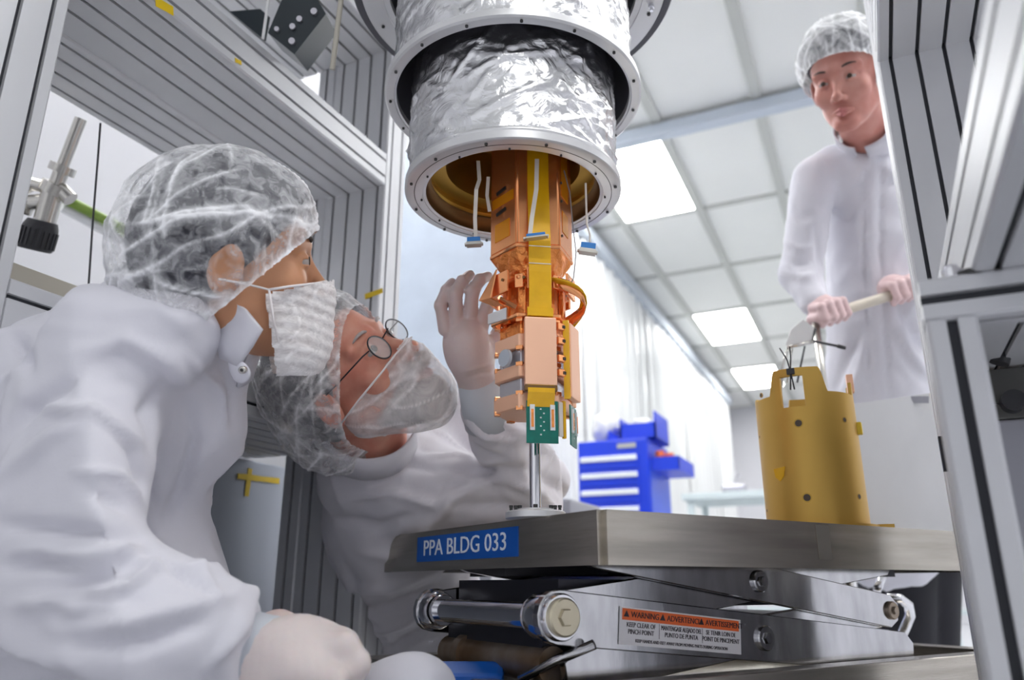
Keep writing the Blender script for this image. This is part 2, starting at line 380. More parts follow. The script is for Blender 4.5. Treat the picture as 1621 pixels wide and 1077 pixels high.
# grey door panel in the lower opening
d = tag(obj('door_panel', (lambda b: (bx(b, -1.215, -1.20, .53, 1.42, .02, .755, bevel=.004), b)[1])(B()), 'grey_panel'), 'flat blue grey door panel in the lower opening of the cage, beside the left man\'s coat', 'panel')
def tape(name, label, a, b, w, nrm, group=None, th=.0006):
    a = Vector(a); b = Vector(b); n = Vector(nrm).normalized(); dd = (b-a).normalized(); s = dd.cross(n).normalized()
    bm = B(); k = 5; up = [];
    for i in range(k+1):
        c = a+(b-a)*i/k + n*(th*(1+.6*random.random())); j = .0012*(random.random()-.5)
        up.append([bm.verts.new(c - s*(w/2+j)), bm.verts.new(c + s*(w/2+j)), bm.verts.new(c + s*(w/2+j) - n*th), bm.verts.new(c - s*(w/2+j) - n*th)])
    for p, q in zip(up, up[1:]):
        for i in range(4): bm.faces.new((p[i], q[i], q[(i+1) % 4], p[(i+1) % 4]))
    bm.faces.new(up[0]); bm.faces.new(up[-1][::-1]); bmesh.ops.recalc_face_normals(bm, faces=bm.faces)
    return tag(obj(name, bm, 'tape'), label, 'tape', group)
def on_x(px, py, X):  # point of the plane x = X seen there
    r = at(px, py, 1)-CO; return CO + r*(X/r.x)
def on_y(px, py, Y):
    r = at(px, py, 1)-CO; return CO + r*(Y/r.y)
tape('yellow_tape', 'vertical strip of the yellow tape cross on the grey door panel', on_x(396, 742, -1.1985), on_x(390, 786, -1.1985), .013, (1, 0, 0))
tape('yellow_tape', 'horizontal strip of the yellow tape cross on the grey door panel', on_x(376, 754, -1.197), on_x(442, 762, -1.197), .012, (1, 0, 0))
tape('yellow_tape', 'small yellow tape tab on the middle beam below the bearded man\'s cap', on_x(449, 676, XL+.0006), on_x(461, 679, XL+.0006), .011, (1, 0, 0))
tape('yellow_tape', 'short slanted yellow tape across the rear post above the bearded man', on_y(578, 470, YB-.0006), on_y(606, 460, YB-.0006), .012, (0, -1, 0))
tape('yellow_tape', 'larger yellow tape scrap on the top beam near the upper left corner', on_x(246, 2, XL+.0006), on_x(274, 18, XL+.0006), .016, (1, 0, 0))
tape('yellow_tape', 'tiny yellow tape scrap halfway along the top beam', on_x(372, 95, XL+.0006), on_x(382, 100, XL+.0006), .008, (1, 0, 0))
# pale sheet with a yellow edge beyond the rear post
bm = B(); a = on_y(628, 330, 2.2); b = on_y(792, 330, 2.2)
bx(bm, a.x, b.x, 2.2, 2.215, .80, 2.1)
sh = tag(obj('plastic_sheet', bm, 'paper'), 'pale blue plastic sheet behind the raised gloved hand', 'sheet')
bm = B(); bx(bm, a.x, a.x+.018, 2.196, 2.1995, .80, 2.1); obj('yellow_edge', bm, 'tape', sh)
bm = B(); bx(bm, a.x, b.x+.05, 2.18, 2.24, .73, .80); obj('sheet_rail', bm, 'white', sh)
for xx in (a.x+.03, b.x): bm = B(); bx(bm, xx-.02, xx+.02, 2.19, 2.23, 0, .74); obj('sheet_leg', bm, 'white', sh)
bm = B(); bx(bm, -1.42, -.86, 2.3, 2.6, .002, .76, bevel=.01); bx(bm, -1.44, -.84, 2.285, 2.3, .58, .61)
tag(obj('grey_equipment_case', bm, 'eq_mid'), 'dark grey equipment case behind the bearded man\'s chin', 'case')

# vacuum valve with black knob, seen through the cage
v = thing('vacuum_valve', 'nickel vacuum valve with black ribbed knob seen through the cage at far left', 'valve', at(60, 390, 1.5))
D = 1.5
bm = B(); tube(bm, [at(128, 188, D), at(96, 272, D)], .011, 20); obj('tube', bm, 'nickel', v, 'auto')
bm = B()
for (a, b, r) in (((101, 262), (96, 274), .024), ((97, 272), (88, 296), .014), ((90, 292), (82, 306), .026), ((84, 304), (70, 352), .020), ((88, 300), (40, 288), .013), ((44, 284), (34, 290), .024), ((80, 318), (32, 322), .015), ((40, 314), (30, 334), .022), ((96, 300), (112, 316), .015)):
    cyl(bm, at(*a, D), at(*b, D), r, 20)
obj('valve_body', bm, 'nickel', v, 'auto')
bm = B(); pts = [at(68, 350, D), at(66, 358, D), at(64, 362, D), at(55, 392, D), at(54, 396, D)]
tube(bm, pts, [.026, .030, .0315, .0315, .028], 28); kn = obj('knob', bm, 'knob', v, 'auto')
bm = B(); ax = (pts[3]-pts[2]).normalized(); x, yy, _ = frame_z(ax)
for i in range(22):
    an = 2*PI*i/22; c = (pts[2]+pts[3])/2 + x*(.032*math.cos(an)) + yy*(.032*math.sin(an)); box(bm, c, (.003, .003, .034), (x*math.cos(an)+yy*math.sin(an), yy*math.cos(an)-x*math.sin(an), ax))
obj('knob_ribs', bm, 'knob', v)
bm = B(); tube(bm, [on_x(98, 312, -1.6), on_x(250, 392, -1.6)], .012, 14)
tag(obj('green_pipe', bm, 'green'), 'thin green pipe running past the vacuum valve to the left man\'s cap', 'pipe')
bm = B(); tube(bm, [on_x(98, 320, -1.62)-Vector((0, 0, .012)), on_x(250, 404, -1.62)-Vector((0, 0, .012))], .012, 14)
tag(obj('white_pipe', bm, 'white'), 'white pipe just under the thin green pipe', 'pipe')
bm = B(); tube(bm, [at(159, 195, 1.35), at(155, 250, 1.35), at(147, 350, 1.35), at(139, 470, 1.35)], .0018, 8)
tag(obj('black_cable', bm, 'knob'), 'thin black cable hanging in the left cage opening', 'cable')
bm = B(); bx(bm, -1.93, -1.72, .2, 2.2, .78, 1.12); tag(obj('wall_ledge_cabinet', bm, 'sheetgrey'), 'pale grey wall cabinet below the green pipe, in the left cage opening', 'cabinet')
bm = B(); p = on_x(48, 449, -1.15); box(bm, p+Vector((0, .05, 0)), (.04, .22, .03)); tag(obj('beige_bar', bm, 'beige'), 'short beige bar lying above the left man\'s shoulder', 'bar')

# dark bracket box in the upper opening, its side plate, white stick and dark rod
DB = 1.42
br = thing('dark_bracket_box', 'dark slate box with round holes tucked in the upper cage opening', 'box', at(468, 80, DB))
a, b_, c_ = at(424, 52, DB), at(466, 84, DB), at(456, -6, DB)
ex = (b_-a); ey = (c_-a); ez = ex.cross(ey).normalized()
if ez.dot(CF) < 0: ez = -ez
bm = B(); poly_prism(bm, [at(424, 52, DB), at(466, 86, DB), at(516, 22, DB), at(497, -12, DB), at(455, -22, DB)], ez*.09)
obj('box_body', bm, 'darkbox', br)
bm = B()
for (px, py, r) in ((438, 46, .0045), (463, 42, .0055), (462, 65, .006), (474, 30, .0055), (497, 18, .006)):
    c = at(px, py, DB-.004); cyl(bm, c-ez*.002, c+ez*.006, r, 16)
obj('hole_bush', bm, 'silicon', br, 'auto')
bm = B(); poly_prism(bm, [at(363, 18, 1.5), at(412, 14, 1.5), at(421, 22, 1.5), at(414, 60, 1.5)], Vector((0, .012, 0)))
tag(obj('triangular_plate', bm, 'darkbox'), 'flat dark green triangular plate left of the dark box in the upper opening', 'plate')
bm = B(); tube(bm, [at(427, -14, 1.36), at(416, 62, 1.36)], .0026, 10); tag(obj('white_stick', bm, 'white_p'), 'thin white stick in front of the dark box in the upper opening', 'stick')
bm = B(); tube(bm, [at(541, -10, 1.22), at(526, 110, 1.22)], .0042, 14); tag(obj('dark_rod', bm, 'beige'), 'thin dark rod hanging just left of the top flange', 'rod')

# equipment to the right of the near post
eq = thing('equipment_rack', 'dark grey instrument rack at the right edge behind the near post', 'rack', (.42, 1.12, 0))
bm = B(); bx(bm, .125, .7, 1.10, 1.26, 0, .72); obj('rack_body', bm, 'eq_mid', eq)
def on_rack(px, py): return on_y(px, py, 1.10)
for (a, b) in ((586, 640), (642, 666), (668, 1077)):
    p0 = on_rack(1585, a); p1 = on_rack(1585, b); bm = B(); bx(bm, .128, .7, 1.092, 1.10, max(.02, p1.z), p0.z, bevel=.002); obj('rack_panel', bm, 'eq_dark' if a < 660 else 'eq_mid', eq)
bm = B(); c = on_rack(1600, 641); cyl(bm, c+Vector((0, -.03, 0)), c+Vector((0, 0, 0)), .013, 24); obj('knob', bm, 'knob', eq, 'auto')
bm = B(); tube(bm, [on_y(1640, 505, 1.06), on_y(1586, 556, 1.06), on_y(1580, 575, 1.06)], .012, 12); obj('gasket', bm, 'knob', eq, 'auto')

# ------------------------------------------------------------------ the hanging cryostat (foil cylinders with flanges)
AX = at(812, 538.5, 1)-CO; hh = math.hypot(AX.x, AX.y); AXC = CO + AX*(1.04/hh); AXC.z = 0     # its vertical axis
def arc_screws(parent, z, r, n, a0, sr=.0022, name='screw'):
    for i in range(n):
        a = a0+2*PI*i/n; c = AXC+Vector((r*math.cos(a), r*math.sin(a), z)); bm = B()
        cyl(bm, c+Vector((0, 0, -.0025)), c+Vector((0, 0, .003)), sr, 10); obj(name, bm, 'screw', parent)
def flange(name, zb, ro, ri, th, parent, lip=.004):
    bm = B(); lathe(bm, [(ri, zb+.001), (ri+lip, zb), (ri+lip+.0005, zb-.0015), (ro-lip, zb-.0015), (ro-.001, zb), (ro, zb+.001), (ro, zb+th), (ri, zb+th)], AXC, 128, closed=True)
    return obj(name, bm, 'flange', parent, 'auto')
def foil_cyl(name, r, z0, z1, parent, seed, amp=.0015, top=None):
    bm = B(); n, m = 220, 46; rings = []
    rnd = random.Random(seed)
    lines = [(rnd.uniform(0, 2*PI), rnd.uniform(z0, z1), rnd.uniform(-.9, .9), rnd.uniform(.02, .09), rnd.uniform(.4, 1)) for _ in range(170)]
    for j in range(m+1):
        z = z0+(z1-z0)*j/m; row = []
        for i in range(n):
            a = 2*PI*i/n; p = Vector((math.cos(a)*r, math.sin(a)*r, z))
            q = p*9+Vector((seed, 0, 0)); d = noise.noise(q)*1.2 + (1-abs(noise.noise(p*23+Vector((0, seed, 0))))*2)*.5+noise.noise(Vector((p.x*60, p.y*60, p.z*25)))*.5
            for (la, lz, sl, ln, st) in lines:
                da = (a-la+PI) % (2*PI)-PI; u = da*r; w = z-lz
                if abs(u) < .1 and abs(w) < .1:
                    t = u*math.cos(sl)+w*math.sin(sl); s = -u*math.sin(sl)+w*math.cos(sl)
                    if abs(t) < ln: d += st*2.2*math.exp(-(s/.0035)**2)*(1-(t/ln)**2)
            rr = r+amp*(d-.5); row.append(bm.verts.new(AXC+Vector((math.cos(a)*rr, math.sin(a)*rr, z))))
        rings.append(row)
    for a, b in zip(rings, rings[1:]):
        for i in range(n): bm.faces.new((a[i], a[(i+1) % n], b[(i+1) % n], b[i]))
    return obj(name, bm, 'foil', parent, True)
cryo = thing('hanging_cryostat', 'stack of foil wrapped cylinders with pale bolted flanges hanging over the copper tower', 'cryostat', AXC+Vector((0, 0, 1.059)))
flange('lower_flange', 1.059, .1625, .131, .012, cryo)
bm = B(); lathe(bm, [(.1475, 1.0572), (.1485, 1.0572), (.1485, 1.059), (.1475, 1.059)], AXC, 96, closed=True); obj('flange_groove', bm, 'screw', cryo)
arc_screws(cryo, 1.0575, .1545, 12, .2); arc_screws(cryo, 1.0575, .1385, 12, .4, .0015)
foil_cyl('foil_wrap', .157, 1.071, 1.27, cryo, 3)
bm = B(); lathe(bm, [(.1605, 1.071), (.1605, 1.078), (.158, 1.080), (.157, 1.071)], AXC, 96, closed=True); obj('foil_tape_edge', bm, 'alu_plain', cryo, True)
flange('middle_flange', 1.222, .200, .182, .011, cryo, .003)
arc_screws(cryo, 1.2205, .1915, 16, .1)
bm = B(); lathe(bm, [(.183, 1.233), (.176, 1.30), (.150, 1.34), (.05, 1.34)], AXC, 96); obj('middle_wall', bm, 'dark_vessel', cryo, True)
foil_cyl('foil_wrap', .186, 1.233, 1.50, cryo, 8, .0016)
flange('upper_flange', 1.423, .250, .204, .012, cryo, .01)
arc_screws(cryo, 1.4215, .232, 16, .17, .003)
bm = B(); lathe(bm, [(.205, 1.435), (.198, 1.52), (.18, 1.56), (.05, 1.56)], AXC, 96); obj('upper_wall', bm, 'dark_vessel', cryo, True)
bm = B(); lathe(bm, [(.251, 1.4255), (.262, 1.4255), (.265, 1.43), (.265, 2.2), (.255, 2.2), (.251, 1.44)], AXC, 96, closed=True); obj('outer_vessel', bm, 'dark_vessel', cryo, 'auto')
for (px, py, z, r) in ((707, 100, 1.2205, .191), (1031, 8, 1.4215, .232)):   # little studs under the flanges
    ray = at(px, py, 1)-CO; c = CO+ray*((z-EYE)/ray.z); bm = B(); cyl(bm, c, c-Vector((0, 0, .012)), .003, 12); cyl(bm, c-Vector((0, 0, .002)), c-Vector((0, 0, .006)), .005, 6); obj('stud', bm, 'chrome', cryo, 'auto')
# gold lined inside of the lowest can
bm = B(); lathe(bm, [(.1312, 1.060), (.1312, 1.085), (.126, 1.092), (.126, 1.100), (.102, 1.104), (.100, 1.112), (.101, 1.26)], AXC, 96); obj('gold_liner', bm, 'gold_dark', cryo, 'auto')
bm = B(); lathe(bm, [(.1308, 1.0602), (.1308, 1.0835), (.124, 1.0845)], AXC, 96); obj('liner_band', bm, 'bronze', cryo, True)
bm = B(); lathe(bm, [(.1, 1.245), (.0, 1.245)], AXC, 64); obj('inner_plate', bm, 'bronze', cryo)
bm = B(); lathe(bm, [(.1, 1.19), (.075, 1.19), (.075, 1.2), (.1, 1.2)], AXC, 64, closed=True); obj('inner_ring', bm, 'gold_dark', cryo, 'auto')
for i in range(9):
    a = PI+.35*i; c = AXC+Vector((.088*math.cos(a), .088*math.sin(a), 1.19)); bm = B(); cyl(bm, c, c-Vector((0, 0, .018)), .0028, 8); obj('peg', bm, 'cable', cryo)

# ------------------------------------------------------------------ copper detector tower
TR = at(843, 538.5, 1)-CO; hh = math.hypot(TR.x, TR.y); TAX = CO+TR*(1.04/hh); TAX.z = 0
A0 = math.atan2(-TAX.y, -TAX.x)              # direction from the tower to the lens
def td(deg):   # 270 = towards the lens, 0 = to the right in the photograph
    a = A0 + math.radians(deg-270); return Vector((math.cos(a), math.sin(a), 0))
def tp(deg, r, z): return TAX + td(deg)*r + Vector((0, 0, z))
tw = thing('copper_tower', 'hexagonal copper detector tower with amber tape hanging under the foil cylinders', 'instrument', TAX+Vector((0, 0, .73)))
VA = [190, 250, 310, 10, 70, 130]; FA = [220, 280, 340, 40, 100, 160]
def hexring(name, r, z0, z1, m, ri=None, bev=.0012, label=None):
    bm = B(); fs = poly_prism(bm, [tp(a, r, z0) for a in VA], (0, 0, z1-z0))
    if bev: bmesh.ops.bevel(bm, geom=list(bm.edges), offset=bev, segments=1, affect='EDGES')
    return obj(name, bm, m, tw, label=label)
# upper hexagonal column, built of six wall plates
hexring('column_core', .054, .957, 1.245, 'copper_dark')
for fa in FA:
    c = tp(fa, .0515, 1.10); n = td(fa); s = Vector((0, 0, 1)).cross(n); bm = B()
    box(bm, c, (.0565, .005, .286), (s, n, Vector((0, 0, 1))), bevel=.0012); obj('wall_plate', bm, 'copper', tw)
for va in VA:
    bm = B(); cyl(bm, tp(va, .0565, .958), tp(va, .0565, 1.24), .0038, 12); obj('corner_post', bm, 'copper', tw, True)
def on_face(fa, u, z, off=.0):   # u to the right, seen from outside
    n = td(fa); s = Vector((0, 0, 1)).cross(n); return TAX + n*(.0542+off) + s*u + Vector((0, 0, z))
def facebox(name, fa, u, z, w, h, th, m, off=0, rot=0, bev=0, label=None, parent=None):
    n = td(fa); s = Vector((0, 0, 1)).cross(n); k = Vector((0, 0, 1)); c = on_face(fa, u, z, off+th/2)
    if rot: s, k = s*math.cos(rot)+k*math.sin(rot), k*math.cos(rot)-s*math.sin(rot)
    bm = B(); box(bm, c, (w, th, h), (s, n, k), bevel=bev); return obj(name, bm, m, parent or tw, label=label)
for z in (1.052, 1.018): facebox('slot_hole', 220, -.004, z, .022, .0055, .0008, 'screw', rot=.12)
facebox('tape_patch', 220, -.001, .987, .034, .028, .0006, 'kapton_o', label='orange tape patch')
facebox('tape_patch', 220, .0, 1.036, .05, .016, .0005, 'kapton_o'); facebox('tape_patch', 340, -.006, 1.0, .026, .034, .0006, 'kapton_o', label='orange tape patch')
facebox('tape_patch', 340, -.006, 1.09, .03, .10, .0006, 'kapton_o')
for z in (1.03, .975, 1.06): facebox('screw', 340, -.022, z, .003, .003, .0015, 'screw')
# flange of the column and crumpled cone
hexring('column_flange', .0625, .951, .957, 'copper')
bm = B(); n = 96; rg = []
for j in range(14):
    t = j/13; z = .951-.036*t; row = []
    for i in range(n):
        a = 2*PI*i/n; deg = math.degrees(a); hx = math.cos(math.radians(30))/math.cos(math.radians(((deg-190) % 60)-30))
        r = (.060*hx)*(1-t)+.036*t; p = td(deg)*r; r += .0022*noise.noise(Vector((p.x*90, p.y*90, z*90)))+.0012*noise.noise(Vector((p.x*220, p.y*220, z*220)))
        row.append(bm.verts.new(TAX+td(deg)*r+Vector((0, 0, z))))
    rg.append(row)
for a, b in zip(rg, rg[1:]):
    for i in range(n): bm.faces.new((a[i], a[(i+1) % n], b[(i+1) % n], b[i]))
bm.faces.new(rg[-1]); bmesh.ops.recalc_face_normals(bm, faces=bm.faces); obj('crumpled_cone', bm, 'copper_dark', tw, True)
# bracket crown
hexring('crown_core', .040, .845, .925, 'copper_dark')
hexring('crown_plate', .056, .905, .911, 'copper')
hexring('crown_plate', .060, .848, .854, 'copper')
for i, fa in enumerate(FA+VA):
    big = i < 6
    r = .058 if big else .052
    n = td(fa); s = Vector((0, 0, 1)).cross(n); bm = B()
    box(bm, TAX+n*r+Vector((0, 0, .903)), (.034 if big else .012, .004, .032 if big else .02), (s, n, Vector((0, 0, 1))), bevel=.001)
    obj('bracket', bm, 'copper', tw)
    bm = B(); box(bm, TAX+n*(r-.012)+Vector((0, 0, .872)), (.011, .005, .052), (s, n, Vector((0, 0, 1))), bevel=.0008); obj('strut', bm, 'copper_dark', tw)
    bm = B(); cyl(bm, TAX+n*(r+.001)+Vector((0, 0, .906))+s*.008, TAX+n*(r+.0035)+Vector((0, 0, .906))+s*.008, .0022, 8); obj('screw', bm, 'bronze', tw)
def quad_plate(name, pts, th, m):
    a = [Vector(p) for p in pts]; nn = (a[1]-a[0]).cross(a[2]-a[0]).normalized(); bm = B(); poly_prism(bm, a, nn*th); return obj(name, bm, m, tw)
quad_plate('bent_wing', [tp(200, .060, .922), tp(215, .062, .926), tp(212, .070, .882), tp(192, .078, .886)], .002, 'copper')
quad_plate('bent_wing', [tp(192, .078, .886), tp(212, .070, .882), tp(228, .060, .868), tp(204, .058, .874)], .002, 'copper')
quad_plate('bent_wing', [tp(218, .060, .876), tp(226, .064, .880), tp(250, .06, .864), tp(246, .056, .860)], .0018, 'copper')
bm = B(); k = 26
def strip_loop(bm, pts, w, th, up=Vector((0, 0, 1))):
    rr = []
    for i, p in enumerate(pts):
        d = (pts[min(i+1, len(pts)-1)]-pts[max(i-1, 0)]).normalized(); nn = d.cross(up).normalized(); uu = nn.cross(d)
        rr.append([bm.verts.new(p+uu*w/2+nn*th/2), bm.verts.new(p-uu*w/2+nn*th/2), bm.verts.new(p-uu*w/2-nn*th/2), bm.verts.new(p+uu*w/2-nn*th/2)])
    for a, b in zip(rr, rr[1:]):
        for i in range(4): bm.faces.new((a[i], b[i], b[(i+1) % 4], a[(i+1) % 4]))
    bm.faces.new(rr[0]); bm.faces.new(rr[-1][::-1]); bmesh.ops.recalc_face_normals(bm, faces=bm.faces)
strip_loop(bm, [tp(300+80*t/10, .052+.024*math.sin(PI*t/10), .905-.055*(t/10)+.01*math.sin(PI*t/10)) for t in range(11)], .010, .0012, td(330)); obj('amber_loop', bm, 'kapton', tw, True)
bm = B(); strip_loop(bm, [tp(310+60*t/10, .050+.028*math.sin(PI*t/10), .905-.045*(t/10)) for t in range(11)], .016, .0015, Vector((0, 0, 1))); obj('curved_bracket', bm, 'copper', tw, True)
# detector stack
for (z0, z1, r, m, nm) in ((.826, .846, .047, 'copper_dark', 'stack_plate'), (.806, .826, .054, 'copper_pale', 'detector_housing'), (.783, .806, .047, 'silicon', 'detector'), (.765, .783, .054, 'copper_pale', 'detector_housing'),
                        (.743, .765, .047, 'silicon', 'detector'), (.722, .743, .055, 'copper_pale', 'detector_housing')):
    hexring(nm, r, z0, z1, m)
for z in (.846, .806, .783, .743, .7225):
    for va in VA:
        bm = B(); c = tp(va, .050, z); box(bm, c, (.010, .008, .006), (td(va+90), td(va), Vector((0, 0, 1))), bevel=.001); obj('clamp', bm, 'copper', tw)
quad_plate('silver_window', [tp(204, .066, .846), tp(229, .052, .849), tp(229, .052, .866), tp(204, .066, .860)], .004, 'alu_plain')
bm = B(); c = tp(222, .049, .795); tube(bm, [c, c+td(222)*.004], [.013, .012], 24); obj('blue_round_window', bm, 'rail', tw, 'auto')
# vertical side boxes on two faces, kapton ribbon down the front
facebox('side_panel', 280, 0, .797, .043, .094, .010, 'copper_pale', bev=.0012)
facebox('side_panel', 340, -.004, .79, .040, .104, .010, 'copper_pale', bev=.0012)
facebox('side_panel_frame', 340, -.026, .79, .004, .11, .008, 'kapton')
for fa in (100, 40): facebox('side_panel', fa, 0, .79, .043, .104, .008, 'copper_pale', bev=.001)
for z in (.835, .815, .790, .770): facebox('tab', 310, .0, z, .014, .010, .006, 'copper', off=.003, bev=.001); facebox('tab_hole', 310, .003, z, .005, .004, .001, 'screw', off=.009)
bm = B(); S = Vector((0, 0, 1)).cross(td(280))
pts = [on_face(280, .0, 1.24, .002), on_face(280, .0, 1.05, .002), on_face(280, .0, .957, .010), on_face(280, .0, .93, .009), on_face(280, 0, .91, .010), on_face(280, 0, .875, .010), on_face(280, .0, .856, .008), on_face(280, .0, .848, .004)]
def ribbon(bm, pts, w, th, s):
    rr = []
    for i, p in enumerate(pts):
        d = (pts[min(i+1, len(pts)-1)]-pts[max(i-1, 0)]).normalized(); nn = d.cross(s).normalized()
        rr.append([bm.verts.new(p+s*w/2+nn*th/2), bm.verts.new(p-s*w/2+nn*th/2), bm.verts.new(p-s*w/2-nn*th/2), bm.verts.new(p+s*w/2-nn*th/2)])
    for a, b in zip(rr, rr[1:]):
        for i in range(4): bm.faces.new((a[i], b[i], b[(i+1) % 4], a[(i+1) % 4]))
    bm.faces.new(rr[0]); bm.faces.new(rr[-1][::-1]); bmesh.ops.recalc_face_normals(bm, faces=bm.faces)
ribbon(bm, pts, .031, .0012, S); obj('amber_ribbon', bm, 'kapton', tw)
for z in (.948, .922): facebox('ribbon_seam', 280, 0, z, .031, .0012, .0005, 'cable', off=.0105)
facebox('amber_patch', 280, 0, .852, .035, .012, .008, 'kapton', off=.002)
facebox('amber_patch', 280, 0, .746, .043, .007, .009, 'bronze', off=.001); bm = B()
ribbon(bm, [on_face(280, 0, .75, .009), on_face(280, 0, .740, .010), on_face(280, 0, .731, .006), on_face(280, 0, .722, .003)], .036, .0012, S); obj('amber_patch', bm, 'kapton', tw)
def pcb(fa, u, z, w, h):
    p = facebox('circuit_board', fa, u, z, w, h, .002, 'pcb', off=.001)
    for s in (-1, 1):
        facebox('connector', fa, u+s*w*.32, z+h*.10, w*.15, h*.60, .0025, 'white_p', off=.003, parent=p)
        facebox('connector_pins', fa, u+s*w*.32, z+h*.08, w*.08, h*.42, .0006, 'copper_dark', off=.0055, parent=p)
    for i in range(7): facebox('chip', fa, u+(-.05+.1*(i % 2))*w, z+h*(.3-.1*i), w*.05, h*.03, .0008, 'white_p', off=.003, parent=p)
    return p
pcb(280, .002, .702, .042, .056); pcb(345, -.002, .703, .036, .054)
facebox('amber_strut', 310, .006, .708, .004, .05, .004, 'kapton'); facebox('pale_strut', 310, .0, .708, .007, .046, .003, 'cable')
# cables with blue connectors hanging out of the can: things of their own
def hanging_cable(label, pts, w, cc, cs, rot, flat=True):
    t = thing('connector_cable', label, 'cable', pts[-1], 'white ribbon cables ending in blue connectors')
    bm = B(); s = td(0)
    if flat: ribbon(bm, [Vector(p) for p in pts], w, .0015, s)
    else: tube(bm, pts, w/2, 8)
    obj('ribbon_cable', bm, 'cable', t)
    x = (td(0)*math.cos(rot)+Vector((0, 0, 1))*math.sin(rot)); z = Vector((0, 0, 1))*math.cos(rot)-td(0)*math.sin(rot); y = z.cross(x)
    bm = B(); box(bm, cc, (cs[0], cs[1], cs[2]), (x, y, z), bevel=.001); obj('blue_housing', bm, 'blue_conn', t)
    bm = B(); box(bm, Vector(cc)-z*cs[2]*.85, (cs[0]*1.12, cs[1]*1.1, cs[2]*.7), (x, y, z), bevel=.0008); obj('metal_shell', bm, 'tin', t)
    for sgn in (-1, 1):
        bm = B(); q = Vector(cc)-z*cs[2]*.85+x*(sgn*cs[0]*.62); cyl(bm, q-y*.004, q+y*.004, .0016, 8); obj('jack_screw', bm, 'tin', t)
DC = 1.10
hanging_cable('white ribbon cable with blue connector hanging left of the copper tower', [at(757, 255, 1.12), at(759, 285, 1.11), at(754, 300, DC), at(752, 345, DC), at(753, 376, DC)], .0055, at(750, 381, DC), (.019, .012, .007), .05)
hanging_cable('white ribbon cable with blue connector lying against the amber tape of the tower', [at(850, 252, 1.09), at(849, 300, 1.075), at(842, 345, 1.06), at(839, 370, 1.05)], .006, at(848, 373, 1.05), (.026, .010, .004), .12)
hanging_cable('thin cable with blue connector hanging right of the copper tower', [at(927, 290, 1.10), at(928, 330, 1.10), at(929, 355, 1.09), at(934, 372, 1.085), at(934, 384, 1.08)], .003, at(931, 391, 1.08), (.021, .012, .009), -.16, False)
bm = B(); tube(bm, [at(893, 270, 1.12), at(902, 305, 1.11), at(906, 350, 1.10), at(912, 400, 1.09), at(908, 440, 1.09), at(896, 470, 1.09)], .0009, 6)
tag(obj('grey_wire', bm, 'wire'), 'thin grey wire running down the right side of the tower', 'wire')
bm = B(); strip_loop(bm, [at(773, 280, 1.13), at(771, 310, 1.13), at(775, 335, 1.12)], .005, .001, td(0)); tag(obj('short_ribbon', bm, 'cable'), 'short white ribbon beside the left edge of the upper copper column', 'cable')

# ------------------------------------------------------------------ lift table
W0 = Vector((-.300, .906, 0)); ET = Vector((.547, .837, 0)).normalized(); ES = Vector((-.837, .547, 0)).normalized(); EZ = Vector((0, 0, 1))
TS = .95
def T(t, s, z):
    p = W0+ET*t+ES*s+EZ*z; return CO+(p-CO)*TS
lt = thing('lift_table', 'stainless scissor lift table carrying the rod and the gold cylinder', 'table', T(.45, .33, 0))
def tbox(bm, t0, t1, s0, s1, z0, z1, bevel=0): return box(bm, T((t0+t1)/2, (s0+s1)/2, (z0+z1)/2), ((t1-t0)*TS, (s1-s0)*TS, (z1-z0)*TS), (ET, ES, EZ), bevel=bevel)
bm = B(); tbox(bm, 0, .93, 0, .663, .5225, .588); bmesh.ops.bevel(bm, geom=[e for e in bm.edges if abs((e.verts[0].co-e.verts[1].co).z) > .03], offset=.008, segments=4, affect='EDGES')
bm.normal_update(); low = [f for f in bm.faces if f.normal.z < -.9]; r = bmesh.ops.inset_region(bm, faces=low, thickness=.004); low = [f for f in bm.faces if f.normal.z < -.9 and f.calc_area() > .1]
bmesh.ops.translate(bm, verts=list({v for f in low for v in f.verts}), vec=(0, 0, .05))
bmesh.ops.bevel(bm, geom=[e for e in bm.edges if all(v.co.z > .579 for v in e.verts) and e.calc_face_angle(0) > 1], offset=.002, segments=2, affect='EDGES')
obj('table_top', bm, 'steel', lt, 'auto')
bm = B(); tbox(bm, .12, .80, .14, .54, .514, .535); obj('under_frame', bm, 'dark_steel', lt)
for (t0, t1, s0, s1) in ((.42, .428, -.0006, 0),):
    bm = B(); tbox(bm, .40, .43, -.0008, -.0001, .535, .5845); obj('tape_mark', bm, 'tapemark', lt)
# building label on the left rim
bm = B(); tbox(bm, -.0012, 0, .186, .512, .5375, .5785, bevel=0); lb = obj('blue_label', bm, 'label_blue', lt, label='blue label reading PPA BLDG 033')
text_obj('lettering', 'PPA BLDG 033', T(-.0018, .350, .5582), -ES, EZ, .0345, 'label_white', lb, sx=1.2)
# arms
def arm(t0, z0, t1, z1, s, hgt, th, m='plate_steel', name='arm', r0=.033, cut=.02):
    p0 = T(t0, s, z0); p1 = T(t1, s, z1); d = (p1-p0).normalized(); u = d.cross(ES).normalized()
    if u.z < 0: u = -u
    pts = [p0-d*0+u*hgt/2]
    pts = [p0 + d*(-math.sin(a)*r0*.9) + u*(math.cos(a)*min(r0, hgt/2)) for a in [PI*k/8 for k in range(9)]]
    pts += [p1-u*hgt*.5+d*.0, p1+d*cut*.9-u*hgt*.25, p1+d*cut+u*hgt*.25, p1+u*hgt*.5]
    bm = B(); poly_prism(bm, pts, ES*th); bmesh.ops.bevel(bm, geom=list(bm.edges), offset=.0012, segments=1, affect='EDGES')
    return obj(name, bm, m, lt)
for (s, th) in ((.075, .012), (.418, .012)):
    arm(-.012, .462, .70, .392, s, .062, th)                     # outer, sloping down to the right
    arm(.055, .546, .672, .458, s, .05, th)                  # upper, sloping down to the right
